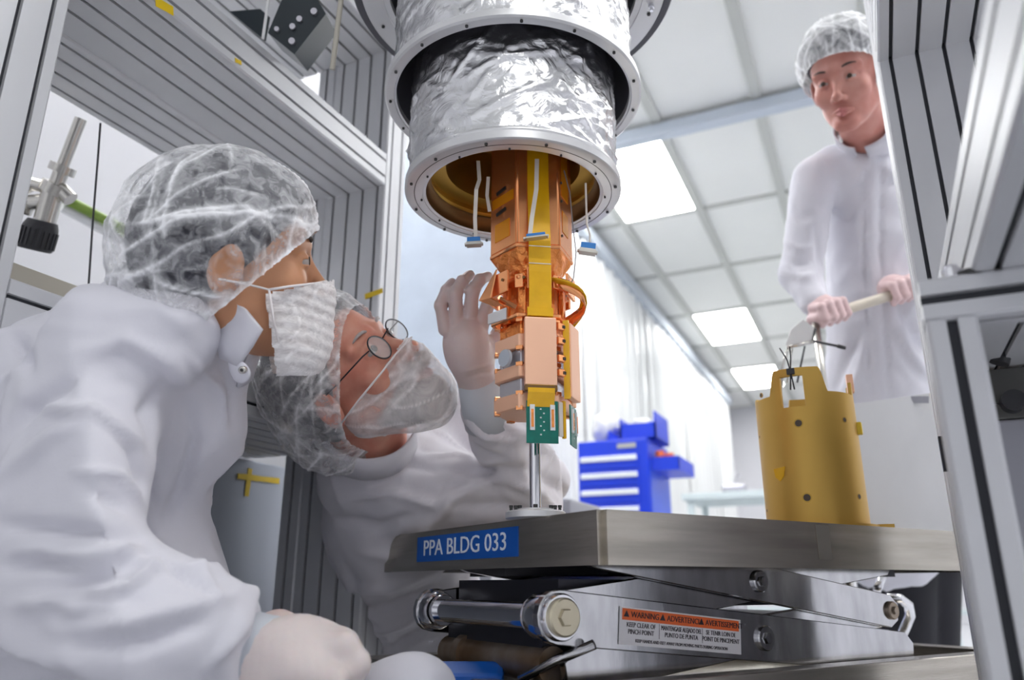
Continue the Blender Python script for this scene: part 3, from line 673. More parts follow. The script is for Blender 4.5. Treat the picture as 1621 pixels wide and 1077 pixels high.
for (s, th) in ((.092, .012), (.40, .012)):
    arm(-.012, .462, .70, .545, s, .056, th, r0=.028)             # inner, rising to the right
    arm(.665, .458, .03, .396, s, .05, th, r0=.026)
bm = B(); tbox(bm, .02, .60, .12, .395, .47, .507); obj('shade_box', bm, 'dark_steel', lt)  # black boxes added to stand in for the darkness between the arms
bm = B(); tbox(bm, .0, .62, .13, .39, .40, .455); obj('shade_box', bm, 'dark_steel', lt)
bm = B(); cyl(bm, T(-.012, .092, .462), T(-.012, .40, .462), .0165, 28); obj('axle', bm, 'chrome', lt, 'auto')
for s0, s1, r in ((.066, .118, .027), (.122, .130, .023), (.395, .436, .027), (.382, .390, .023)):
    bm = B(); tube(bm, [T(-.012, s0, .462), T(-.012, s0+.003, .462), T(-.012, s1-.003, .462), T(-.012, s1, .462)], [r-.002, r, r, r-.002], 32); obj('knuckle', bm, 'chrome', lt, 'auto')
def bosse(t, z, s, r, m='bolt'):
    bm = B(); tube(bm, [T(t, s, z), T(t, s-.004, z), T(t, s-.006, z)], [r, r, r*.9], 28); o = obj('pivot_washer', bm, m, lt, 'auto')
    bm = B(); tube(bm, [T(t, s-.006, z), T(t, s-.010, z)], [r*.5, r*.42], 6); obj('bolt_head', bm, m, o)
bosse(-.012, .462, .066, .022); bosse(.354, .426, .075, .017, 'plate_steel'); bosse(.354, .505, .075, .015, 'plate_steel'); bosse(.672, .459, .075, .014, 'rust')
# warning sticker on the front arm
dA = (T(.70, .075, .392)-T(-.012, .075, .462)).normalized(); uA = ES.cross(dA).normalized()
if uA.z < 0: uA = -uA
stc = T(-.012, .075, .462)+dA*.196 - ES*.0008 + uA*(-.002)
def stk(name, du, dv, w, h, th, m, parent): bm = B(); box(bm, stc+dA*du+uA*dv-ES*th/2, (w, th, h), (dA, ES, uA)); return obj(name, bm, m, parent)
st = stk('warning_sticker', 0, 0, .212, .044, .0006, 'label_sheet', lt); st['label'] = 'white and orange warning sticker in three languages'
stk('orange_band', 0, .0135, .204, .0135, .0009, 'label_or', st)
for (du, w, a, b, c) in ((-.071, .05, '▲ WARNING', 'KEEP CLEAR OF', 'PINCH POINT'), (-.003, .056, '▲ ADVERTENCIA', 'MANTENGASE ALEJADO DEL', 'PUNTO DE PUNTA'), (.068, .05, '▲ AVERTISSEMENT', 'SE TENIR LOIN DE', 'POINT DE PINCEMENT')):
    text_obj('lettering', a, stc+dA*du+uA*.0135-ES*.0011, dA, uA, .0100, 'black', st, sx=.95)
    text_obj('lettering', b, stc+dA*du+uA*.0015-ES*.0008, dA, uA, .0080, 'black', st, sx=.68 if 'MANT' in b else .85)
    text_obj('lettering', c, stc+dA*du+uA*-.0065-ES*.0008, dA, uA, .0080, 'black', st, sx=.85)
for du in (-.041, .034): stk('divider', du, -.003, .0006, .018, .0008, 'black', st)
text_obj('lettering', 'KEEP HANDS AND FEET AWAY FROM MOVING PARTS DURING OPERATION', stc+uA*-.0165-ES*.0008, dA, uA, .0055, 'black', st, sx=.85)
# base frame
bm = B(); tbox(bm, -.06, 1.02, .02, .06, .325, .388, bevel=.003); tbox(bm, -.06, 1.02, .60, .64, .325, .38, bevel=.003); tbox(bm, -.06, -.03, .06, .60, .34, .383, bevel=.003); tbox(bm, .97, 1.02, .06, .60, .325, .385, bevel=.003)
tbox(bm, -.06, 1.02, .06, .60, .30, .33)
obj('base_frame', bm, 'steel', lt)
bm = B(); cyl(bm, T(.01, .12, .402), T(.01, .40, .402), .022, 24); cyl(bm, T(.01, .33, .402), T(.01, .35, .402), .027, 24); obj('hydraulic_cylinder', bm, 'rust', lt, 'auto')
bm = B(); tube(bm, [T(-.02, .15, .385), T(.0, .10, .41), T(.03, .06, .43)], .006, 10); obj('hydraulic_hose', bm, 'plate_steel', lt, True)
bm = B(); tbox(bm, .0, .9, .03, .63, .18, .30); obj('base_housing', bm, 'dark_steel', lt)
for (t, s) in ((.05, .08), (.05, .58), (.9, .08), (.9, .58)):
    bm = B(); cyl(bm, T(t, s-.018, .06), T(t, s+.018, .06), .06, 24); w = obj('caster', bm, 'knob', lt, 'auto'); bm = B(); tbox(bm, t-.03, t+.03, s-.03, s+.03, .12, .18); obj('caster_fork', bm, 'plate_steel', w)
# bent chrome lever beyond the arms, push handle posts
bm = B(); P = [(1408, 896, 1.62), (1396, 915, 1.6), (1388, 935, 1.58)]; tube(bm, [at(*p) for p in P], .0085, 14)
P = [(1404, 948, 1.52), (1424, 948, 1.52), (1438, 958, 1.53), (1441, 975, 1.54), (1434, 992, 1.55), (1424, 1015, 1.56)]; tube(bm, [at(*p) for p in P], .0095, 14)
obj('foot_lever', bm, 'chrome', lt, True)
for s in (.05, .5):
    bm = B(); cyl(bm, T(1.0, s, .385), T(1.02, s+.0, .50), .012, 16); obj('handle_post', bm, 'chrome', lt, True)

# rod on its base plate
RX = at(845, 812, 1)-CO; RP = TAX+td(0)*.002
rod = thing('support_rod', 'thin polished rod standing on the lift table under the green circuit board', 'rod', RP+EZ*0.5836)
bm = B(); cyl(bm, RP+EZ*0.5876, RP+EZ*.722, .0078, 28); obj('shaft', bm, 'chrome', rod, 'auto')
bm = B(); lathe(bm, [(.0, 0.5836), (.040, 0.5836), (.040, 0.5911), (.038, 0.5926), (.0, 0.5926)], RP, 64); obj('base_plate', bm, 'flange', rod, 'auto')
bm = B(); lathe(bm, [(.0, 0.5926), (.026, 0.5926), (.026, 0.5956), (.0, 0.5956)], RP, 32); obj('foot_ring', bm, 'flange', rod, 'auto')
for (dg_, r) in ((200, .022), (340, .022), (270, .022), (90, .022)):
    bm = B(); c = RP+td(dg_)*r; cyl(bm, c+EZ*0.5956, c+EZ*0.6001, .003, 10); obj('cap_screw', bm, 'screw', rod)
for (dx) in (-.032, -.026, .026, .032):
    bm = B(); c = RP+td(0)*dx+td(270)*.012; cyl(bm, c+EZ*0.5926, c+EZ*0.5981, .0021, 10); cyl(bm, c+EZ*0.5966, c+EZ*0.5996, .0028, 8); obj('cap_screw', bm, 'screw', rod)

# gold can on the table
GC = T(.54, .10, .588); GR = .077
gc = thing('gold_cylinder', 'gold coloured open metal cylinder with notched rim standing on the right of the lift table', 'cylinder', GC)
GA = math.atan2(-GC.y, -GC.x)     # towards the lens
n = 160; zt = .248
def rim(deg):   # top edge height seen around the wall; deg: 270 towards the lens, 180 left, 0 right
    a = (deg) % 360
    if 231 <= a <= 298:
        e = min(a-231, 298-a); return zt-.034*(1-min(1, e/7))**1.5
    if 346 <= a or a <= 20: return zt-.018
    if 150 <= a <= 200: return zt-.036
    if 60 <= a <= 110: return zt-.02
    return zt-.040
bm = B(); rings = []
zs = [0, .008, .05, .10, .15, .17, .185, .20, .215, .225, .235, .2415, .246, 1]
hole = lambda deg, za, zb: 246 <= deg <= 273 and za >= .184 and zb <= .2351
O, I = [], []
for k in range(n):
    deg = 270+360*k/n; a = GA+2*PI*k/n; d = Vector((math.cos(a), math.sin(a), 0)); top = rim(deg)
    O.append([bm.verts.new(GC+d*GR+EZ*min(z, top) if z < 1 else GC+d*GR+EZ*top) for z in zs]); I.append([bm.verts.new(GC+d*(GR-.005)+EZ*min(z, top) if z < 1 else GC+d*(GR-.005)+EZ*top) for z in zs])
for k in range(n):
    k2 = (k+1) % n; deg = (270+360*(k+.5)/n) % 360
    for j in range(len(zs)-1):
        h = hole(deg, zs[j], zs[j+1])
        if not h: bm.faces.new((O[k][j], O[k2][j], O[k2][j+1], O[k][j+1])); bm.faces.new((I[k2][j], I[k][j], I[k][j+1], I[k2][j+1]))
    bm.faces.new((O[k][-1], O[k2][-1], I[k2][-1], I[k][-1])); bm.faces.new((O[k2][0], O[k][0], I[k][0], I[k2][0]))
# jambs of the window
for j in range(len(zs)-1):
    for k in range(n):
        k2 = (k+1) % n; dg0 = (270+360*(k-.5)/n) % 360; dg1 = (270+360*(k+.5)/n) % 360
        h0, h1 = hole(dg0, zs[j], zs[j+1]), hole(dg1, zs[j], zs[j+1])
        if h0 != h1: bm.faces.new((O[k][j], I[k][j], I[k][j+1], O[k][j+1]) if h1 else (O[k][j], O[k][j+1], I[k][j+1], I[k][j]))
bmesh.ops.remove_doubles(bm, verts=bm.verts, dist=1e-6)
bmesh.ops.dissolve_degenerate(bm, edges=bm.edges, dist=1e-6)
obj('wall', bm, 'gold', gc, 'auto')
bm = B(); lathe(bm, [(.074, 0), (GR+.012, 0), (GR+.012, .004), (.074, .004)], GC, 64, closed=True); box(bm, GC+Vector((.085, .03, .003)), (.05, .05, .006)); obj('foot_flange', bm, 'gold', gc, 'auto')
def gp(deg, z, off=0): a = GA+math.radians(deg-270); return GC+Vector((math.cos(a), math.sin(a), 0))*(GR+off)+EZ*z, Vector((math.cos(a), math.sin(a), 0))
for (deg, z, r) in ((262, .158, .0055), (262, .043, .0055), (318, .163, .0035), (326, .045, .0035), (214, .215, .003), (196, .15, .002), (198, .03, .002)):
    c, d = gp(deg, z); bm = B(); tube(bm, [c-d*.002, c+d*.0004], [r, r], 16); obj('drilled_hole', bm, 'brown', gc)
    bm = B(); ring = []; x, y, _ = frame_z(d)
    tube(bm, [c-d*.001, c+d*.0003], [r*1.35, r*1.35], 20); obj('hole_rim', bm, 'gold_dark', gc)
c, d = gp(234, .082, .0004); x = EZ.cross(d); bm = B(); poly_prism(bm, [c-x*.012+EZ*.009, c+x*.010+EZ*.011, c+x*.006+EZ*-.004, c-x*.002-EZ*.011, c-x*.010-EZ*.004], d*.0006); obj('amber_tape_scrap', bm, 'kapton', gc)
c, d = gp(352, .155, .001); bm = B(); box(bm, c, (.012, .012, .02), (d, EZ.cross(d), EZ), bevel=.002); obj('yellow_clip', bm, 'tape', gc)
c, d = gp(2, .232, -.002); bm = B(); box(bm, c, (.010, .016, .03), (d, EZ.cross(d), EZ), bevel=.001); obj('rim_block', bm, 'copper_pale', gc)
c, d = gp(260, .242, .002); bm = B(); box(bm, c, (.006, .012, .010), (d, EZ.cross(d), EZ), bevel=.001)
for s in (-1, 1): tube(bm, [c, c+EZ*.02+EZ.cross(d)*.003*s+d*.002, c+EZ*.04+EZ.cross(d)*(.008*s-.004)+d*.004], .0011, 6); tube(bm, [c, c-EZ*.03+EZ.cross(d)*.003*s], .0013, 6)
obj('dark_clip', bm, 'knob', gc)
# bent sheet cage behind the gold can
cg = thing('sheet_bracket', 'pale sheet metal bracket with a black prong hanging over the gold cylinder', 'bracket', at(1262, 560, 1.62))
bm = B(); poly_prism(bm, [at(1272, 506, 1.60), at(1290, 520, 1.60), at(1286, 545, 1.60), at(1248, 552, 1.60), at(1244, 545, 1.60), at(1252, 522, 1.60)], CF*.002); obj('sheet', bm, 'white_p', cg)
bm = B(); tube(bm, [at(1246, 550, 1.6), at(1288, 541, 1.6)], .004, 8); tube(bm, [at(1248, 552, 1.6), at(1240, 575, 1.6), at(1233, 640, 1.58)], .0035, 8); tube(bm, [at(1254, 552, 1.6), at(1246, 606, 1.6)], .002, 8); obj('bracket_wire', bm, 'nickel', cg, True)
bm = B(); tube(bm, [at(1274, 548, 1.6), at(1262, 606, 1.6)], .002, 8); tube(bm, [at(1291, 520, 1.6), at(1286, 540, 1.6), at(1330, 549, 1.58)], .0028, 8); cyl(bm, at(1326, 548, 1.58), at(1338, 551, 1.58), .004, 10); obj('black_prong', bm, 'knob', cg, True)
# matte sheet standing behind the can
bm = B(); DS = 1.47
poly_prism(bm, [at(1350, 640, DS), at(1476, 622, DS+.12), at(1512, 852, DS+.05), at(1378, 846, DS-.07)], Vector((.002, .006, 0)))
sm = tag(obj('metal_sheet', bm, 'sheetgrey'), 'matte grey metal sheet leaning behind the gold cylinder', 'sheet')
bm = B(); box(bm, at(1456, 633, DS+.085), (.035, .003, .014), (CR, CF, CU)); obj('grey_clip', bm, 'eq_mid', sm)
tape('yellow_tape', 'tiny yellow tape on the top corner of the metal sheet', at(1474, 622, DS+.09), at(1480, 640, DS+.09), .006, -CF)
# red gripped pliers on the table
for (label, a, b, c) in (('red gripped tool lying nearest the gold cylinder on the lift table', (1168, 808, 1.42), (1176, 808, 1.40), (1208, 812, 1.30)), ('red gripped tool lying left of the other on the lift table', (1160, 812, 1.46), (1148, 812, 1.44), (1126, 814, 1.36))):
    def tz(p): v = at(*p); v.z = .593; return v
    t = thing('red_handled_tool', label, 'tool', tz(c)); bm = B(); tube(bm, [tz(a), tz(b)], .004, 10); obj('tool_jaw', bm, 'knob', t, True)
    bm = B(); k0, k1 = tz(b), tz(c); tube(bm, [k0, k0.lerp(k1, .2), k0.lerp(k1, .8), k1], [.005, .0085, .0095, .007], 14); obj('red_grip', bm, 'red', t, True)

# ------------------------------------------------------------------ blue tool cabinet and bench in the background
tc_ = thing('tool_cabinet', 'bright blue tool cabinet with white drawer handles beyond the lift table', 'cabinet', (-1.22, 4.1, 0))
p = on_y(914, 800, 3.86); q = on_y(1024, 692, 3.86); x0, x1, zt_ = p.x, q.x, q.z
x0 = on_y(914, 705, 3.86).x
bm = B(); bx(bm, x0, x1, 3.86, 4.30, .14, zt_, bevel=.01); obj('cabinet_body', bm, 'blue', tc_)
bm = B(); bx(bm, x1, x1+.004, 3.88, 4.28, .16, zt_-.12); obj('side_panel', bm, 'blue_side', tc_)
dz = (on_y(1000, 722, 3.86).z-on_y(1000, 776, 3.86).z)/2
zz = on_y(965, 727, 3.86).z
for k in range(6):
    z = zz-dz*k
    bm = B(); bx(bm, x0+.012, x1-.05, 3.852, 3.862, z-dz*.62, z+dz*.30, bevel=.003); dr = obj('drawer', bm, 'blue', tc_)
    bm = B(); bx(bm, x0+.02, x1-.055, 3.835, 3.853, z-dz*.16, z+dz*.16, bevel=.006); obj('drawer_handle', bm, 'handle_w', dr)
bm = B(); bx(bm, x1-.16, x1-.06, 3.853, 3.861, zt_-.05, zt_-.025); obj('name_plate', bm, 'tin', tc_)
for (a, b) in ((x0+.05, 3.9), (x1-.05, 3.9), (x0+.05, 4.24), (x1-.05, 4.24)):
    bm = B(); cyl(bm, (a-.015, b, .07), (a+.015, b, .07), .07, 16); obj('caster', bm, 'knob', tc_)
bk = thing('side_basket', 'blue wire side basket with orange labelled cans on the tool cabinet', 'basket', (x1+.06, 4.0, zt_-.15))
bm = B(); bx(bm, x1+.005, x1+.15, 3.9, 4.25, zt_-.17, zt_-.16); bx(bm, x1+.145, x1+.15, 3.9, 4.25, zt_-.16, zt_-.10); bx(bm, x1+.005, x1+.15, 3.9, 3.905, zt_-.16, zt_-.10); obj('basket_tray', bm, 'blue', bk)
for (dx, hh_) in ((.035, .1), (.085, .085)):
    bm = B(); cyl(bm, (x1+dx, 3.97, zt_-.16), (x1+dx, 3.97, zt_-.16+hh_), .024, 16)
    o = obj('spray_can', bm, 'orange', None, 'auto'); tag(o, 'orange labelled can in the side basket, %s' % ('nearer the cabinet' if dx < .05 else 'farther from the cabinet'), 'can')
bin_ = thing('open_bin', 'open blue bin on top of the tool cabinet', 'bin', (x1-.08, 4.0, zt_))
h = on_y(1010, 655, 3.95).z-zt_
bm = B(); a, b = on_y(984, 690, 3.95).x, on_y(1050, 690, 3.95).x-.03
bx(bm, a, b, 3.92, 4.2, zt_, zt_+.01); bx(bm, a, a+.01, 3.92, 4.2, zt_, zt_+h*.8); bx(bm, b-.01, b, 3.92, 4.2, zt_, zt_+h); bx(bm, a, b, 3.92, 3.93, zt_, zt_+h*.6); bx(bm, a, b, 4.19, 4.2, zt_, zt_+h); obj('bin_body', bm, 'blue', bin_)
def crumple(name, c, r, m, label, cat, seed):
    bm = B(); bmesh.ops.create_icosphere(bm, subdivisions=3, radius=1); 
    for v in bm.verts:
        f = 1+.35*noise.noise(v.co*2.2+Vector((seed, 0, 0)))+.15*noise.noise(v.co*6); v.co = Vector(c)+Vector((v.co.x*r[0], v.co.y*r[1], max(-.98, v.co.z)*r[2]))*f
    return tag(obj(name, bm, m, None, True), label, cat)
crumple('plastic_bag', ((a+b)/2, 4.05, zt_+h*.62), (.08, .08, h*.3), 'white_p', 'white plastic bag stuffed in the open blue bin', 'bag', 3)
crumple('plastic_bag', (x0+.11, 4.05, zt_+.10), (.08, .09, .09), 'white_p', 'white plastic bag lying left of the blue bin on the tool cabinet', 'bag', 9)
bm = B(); poly_prism(bm, [(x0+.14, 3.95, zt_), (x0+.24, 3.95, zt_), (x0+.15, 3.95, zt_+.07)], (0, .1, 0)); tag(obj('blue_wedge', bm, 'blue'), 'small blue wedge on the tool cabinet between the bags', 'wedge')
bn = thing('lab_bench', 'pale teal bench top far behind the lift table', 'bench', (-.6, 6.4, 0))
p0 = on_y(1078, 782, 6.2); bm = B(); bx(bm, p0.x, 1.6, 6.2, 6.9, p0.z-.05, p0.z, bevel=.005); obj('bench_top', bm, 'bench', bn)
for x in (p0.x+.06, .4, 1.5):
    for y in (6.26, 6.84): bm = B(); bx(bm, x-.025, x+.025, y-.025, y+.025, 0, p0.z-.05); obj('bench_leg', bm, 'bench', bn)
bm = B(); bx(bm, p0.x+.03, 1.5, 6.5, 6.85, .3, .33); obj('bench_shelf', bm, 'bench', bn)
bm = B(); p1 = on_y(1160, 772, 6.3); bx(bm, p1.x-.09, p1.x+.1, 6.3, 6.42, p0.z, p0.z+.07, bevel=.02); cyl(bm, (p1.x, 6.35, p0.z+.07), (p1.x+.05, 6.35, p0.z+.16), .01, 8); tag(obj('bench_tool', bm, 'silicon'), 'small grey device on the far pale teal bench', 'device')

# ------------------------------------------------------------------ modelling people: distance fields meshed into one continuous surface
def rc(P, a, b, ra, rb):
    a = np.asarray(a, np.float32); b = np.asarray(b, np.float32); ba = b-a; pa = P-a
    h = np.clip(pa@ba/max(1e-9, float(ba@ba)), 0, 1); return np.linalg.norm(pa-h[:, None]*ba, axis=1)-(ra+(rb-ra)*h)
def el(P, c, r, R=None):
    q = P-np.asarray(c, np.float32)
    if R is not None: q = q@np.asarray(R, np.float32)
    r = np.asarray(r, np.float32); k0 = np.linalg.norm(q/r, axis=1); k1 = np.linalg.norm(q/(r*r), axis=1); return k0*(k0-1)/np.maximum(k1, 1e-6)
def smin(a, b, k):
    h = np.clip(.5+.5*(b-a)/k, 0, 1); return b+(a-b)*h-k*h*(1-h)
def smax(a, b, k): return -smin(-a, -b, k)
def sstep(x): x = np.clip(x, 0, 1); return x*x*(3-2*x)
def nets(f, lo, hi, res):
    lo = np.array(lo, float); hi = np.array(hi, float); n = np.maximum(4, np.ceil((hi-lo)/res).astype(int)+1)
    gx_, gy_, gz_ = [lo[k]+res*np.arange(n[k]) for k in range(3)]
    D = np.empty(n, np.float32)
    YZ = np.stack(np.meshgrid(gy_, gz_, indexing='ij'), -1).reshape(-1, 2)
    step = max(1, int(400000//len(YZ)))
    for i in range(0, n[0], step):
        xs_ = gx_[i:i+step]; P = np.concatenate([np.repeat(xs_, len(YZ))[:, None], np.tile(YZ, (len(xs_), 1))], 1).astype(np.float32)
        D[i:i+step] = f(P).reshape(len(xs_), n[1], n[2])
    D[0], D[-1], D[:, 0], D[:, -1], D[:, :, 0], D[:, :, -1] = [np.maximum(v, res*.5) for v in (D[0], D[-1], D[:, 0], D[:, -1], D[:, :, 0], D[:, :, -1])]
    S = D < 0; acc = np.zeros(tuple(n-1)+(3,), np.float32); cnt = np.zeros(tuple(n-1), np.float32)
    for ax in range(3):
        o = [k for k in range(3) if k != ax]
        for u in (0, 1):
            for v in (0, 1):
                s0 = [None]*3; s1 = [None]*3
                s0[ax] = slice(0, n[ax]-1); s1[ax] = slice(1, n[ax])
                s0[o[0]] = s1[o[0]] = slice(u, n[o[0]]-1+u); s0[o[1]] = s1[o[1]] = slice(v, n[o[1]]-1+v)
                a = D[tuple(s0)]; b = D[tuple(s1)]; m = (a < 0) != (b < 0); t = np.where(m, a/np.where(m, a-b, 1), 0)
                cnt += m; acc[..., ax] += t*m; acc[..., o[0]] += u*m; acc[..., o[1]] += v*m
    m = cnt > 0; idx = -np.ones(m.shape, np.int64); idx[m] = np.arange(m.sum()); ijk = np.argwhere(m)
    V = lo+(ijk+acc[m]/cnt[m][:, None])*res; F = []
    for ax in range(3):
        a, b = [k for k in range(3) if k != ax]
        s0 = [slice(1, n[k]-1) for k in range(3)]; s0[ax] = slice(0, n[ax]-1); s1 = list(s0); s1[ax] = slice(1, n[ax])
        A = S[tuple(s0)]; Bq = S[tuple(s1)]; E = np.argwhere(A != Bq); inside = A[tuple(E.T)]
        base = E.copy(); base[:, a] += 1; base[:, b] += 1
        def c(da, db): q = base.copy(); q[:, a] -= da; q[:, b] -= db; return idx[tuple(q.T)]
        q = np.stack([c(1, 1), c(0, 1), c(0, 0), c(1, 0)], 1)
        flip = inside if ax != 1 else ~inside
        q[~flip] = q[~flip][:, ::-1]; F.append(q)
    return V, np.concatenate(F)
def normals(V, F):
    a = V[F[:, 2]]-V[F[:, 0]]; b = V[F[:, 3]]-V[F[:, 1]]; n = np.cross(a, b); N = np.zeros_like(V)
    for k in range(4): np.add.at(N, F[:, k], n)
    return N/np.maximum(np.linalg.norm(N, axis=1, keepdims=True), 1e-12)
def mesh_np(name, V, F, m, parent, dens=None, label=None):
    me = bpy.data.meshes.new(name); me.vertices.add(len(V)); me.vertices.foreach_set('co', V.astype(np.float32).ravel())
    me.loops.add(4*len(F)); me.loops.foreach_set('vertex_index', F.astype(np.int32).ravel())
    me.polygons.add(len(F)); me.polygons.foreach_set('loop_start', np.arange(0, 4*len(F), 4, dtype=np.int32)); me.polygons.foreach_set('loop_total', np.full(len(F), 4, np.int32))
    if dens is not None:
        at_ = me.attributes.new('dens', 'FLOAT', 'POINT'); at_.data.foreach_set('value', dens.astype(np.float32))
    me.update(calc_edges=True); me.validate()
    o = link_mesh(name, me, m, parent, True)
    if label: o['label'] = label
    return o
def sculpt(name, f, lo, hi, res, m, parent, Mx=None, keep=None, disp=None, dens=None, label=None, snap=None):
    """mesh the zero surface of f (local frame), drop what keep() refuses, push along normals by disp(), place with Mx"""
    V, F = nets(f, lo, hi, res)
    if keep is not None:
        k = keep(V); kf = k[F].all(1); F = F[kf]; used = np.zeros(len(V), bool); used[F.ravel()] = True; re = np.cumsum(used)-1; V = V[used]; F = re[F]
        if snap is not None:
            E_ = np.sort(np.concatenate([F[:, [i, (i+1) % 4]] for i in range(4)]), 1); u_, c_ = np.unique(E_, axis=0, return_counts=True); b_ = np.unique(u_[c_ == 1]); V[b_] = snap(V[b_])
    L0 = V.copy(); W = V
    if Mx is not None: W = V@Mx[0].T+Mx[1]
    N = normals(W, F)
    if disp is not None: W = W+N*disp(L0, W, N)[:, None]
    return mesh_np(name, W, F, m, parent, dens(L0) if dens is not None else None, label)
def nz(P, sc, seed=0): # noise on an array of points
    s = np.asarray(sc, float)*np.ones(3); Q = P*s+seed; return np.array([noise.noise(q) for q in Q.tolist()])
NF, NR, NU, NO = [np.array(v) for v in (CF, CR, CU, CO)]
def to_px(W): q = W-NO; z = q@NF; return np.stack([810.5+FPX*(q@NR)/z, 538.5-FPX*(q@NU)/z], 1)
def creases(W, N, lst):
    """sewn-in folds: each is (points, half width, height); measured on the side that the photograph shows"""
    P = to_px(W); view = NO-W; view /= np.linalg.norm(view, axis=1, keepdims=True); fr_ = np.clip((N*view).sum(1)*3, 0, 1); d = np.zeros(len(W))
    for pts, w, h in lst:
        pts = np.array(pts, float); best = np.full(len(W), 1e9); tt = np.zeros(len(W)); n = len(pts)-1
        for i in range(n):
            a, b = pts[i], pts[i+1]; ba = b-a; t = np.clip(((P-a)@ba)/(ba@ba), 0, 1); dd = np.linalg.norm(P-a-t[:, None]*ba, axis=1); c = dd < best; best[c] = dd[c]; tt[c] = (i+t[c])/n
        d += h*np.exp(-(best/w)**2)*(.25+.75*np.sin(np.clip(tt, 0, 1)*PI))*fr_
    return d
def wrk(W, sc, amp, seed=0):   # thin random wrinkles
    m = np.clip(nz(W, 5, seed+40)*2+.6, 0, 1); return amp*m*(np.clip(1-np.abs(nz(W, sc, seed))*4.5, 0, 1)-.3)
def A(px, py, d): return np.array(at(px, py, d), np.float32)

# ---- heads
def rot_ypr(y, p, r):
    y, p, r = map(math.radians, (y, p, r)); cy, sy, cp, sp, cr, sr = math.cos(y), math.sin(y), math.cos(p), math.sin(p), math.cos(r), math.sin(r)
    return np.array([[cy, -sy, 0], [sy, cy, 0], [0, 0, 1]])@np.array([[cp, 0, -sp], [0, 1, 0], [sp, 0, cp]])@np.array([[1, 0, 0], [0, cr, -sr], [0, sr, cr]])
def both(f): return lambda P: f(np.stack([P[:, 0], np.abs(P[:, 1]), P[:, 2]], 1))
def core(P):    # skull and face without small features
    Q = P.copy(); Q[:, 1] = np.abs(Q[:, 1])
    d = el(Q, (-.012, 0, .03), (.100, .077, .092))
    d = smin(d, el(Q, (.030, 0, -.040), (.060, .058, .085)), .03)
    d = smin(d, rc(Q, (.0, .046, -.066), (.070, .012, -.112), .020, .015), .03)
    d = smin(d, el(Q, (.078, 0, -.112), (.016, .022, .015)), .02)
    return d
def head(P, fat=0., eyeopen=.0040):
    Q = P.copy(); Q[:, 1] = np.abs(Q[:, 1]); d = core(P)
    d = smin(d, el(Q, (.060, .043, -.035), (.019, .019, .02)), .025)
    d = smin(d, rc(Q, (.084, .012, .018), (.070, .050, .016), .009, .008), .016)
    d = smax(d, -el(Q, (.099, .031, -.006), (.017, .018, .013)), .012)
    ball = el(Q, (.0765, .031, -.006), (.0135, .0145, .0135)); slit = np.maximum(np.abs(P[:, 2]+.006+((Q[:, 1]-.031)*.9)**2*20)-eyeopen, .078-Q[:, 0])
    d = smin(d, np.maximum(ball, -slit), .004)
    n = rc(Q, (.084, 0, .002), (.110, 0, -.043), .0075, .0095); n = smin(n, el(Q, (.113, 0, -.046), (.0115, .0115, .0105)), .008); n = smin(n, el(Q, (.102, .0125, -.051), (.010, .0065, .0075)), .006)
    d = smin(d, n, .012); d = smax(d, -el(Q, (.106, .0065, -.0575), (.006, .0035, .004)), .003)
    lip = smin(rc(Q, (.1035, 0, -.0765), (.089, .024, -.081), .0058, .003), rc(Q, (.1015, 0, -.0875), (.089, .022, -.083), .0066, .003), .003)
    d = smin(d, lip, .008); d = smax(d, -rc(Q, (.110, 0, -.0818), (.092, .024, -.082), .0022, .0012), .003)
    R = np.array([[.96, .0, .28], [0, 1, 0], [-.28, 0, .96]])
    e = el(Q, (-.012, .080, -.018), (.020, .009, .033), R); e = smax(e, -el(Q, (-.010, .089, -.016), (.012, .006, .022), R), .004)
    d = smin(d, e, .006)
    return d-fat
def lips_f(P):
    Q = P.copy(); Q[:, 1] = np.abs(Q[:, 1])
    l = smin(rc(Q, (.1035, 0, -.0765), (.089, .022, -.081), .0062, .003), rc(Q, (.1015, 0, -.0875), (.089, .020, -.083), .0071, .003), .003)
    return smax(l, -rc(Q, (.111, 0, -.0818), (.092, .024, -.082), .0026, .0014), .002)
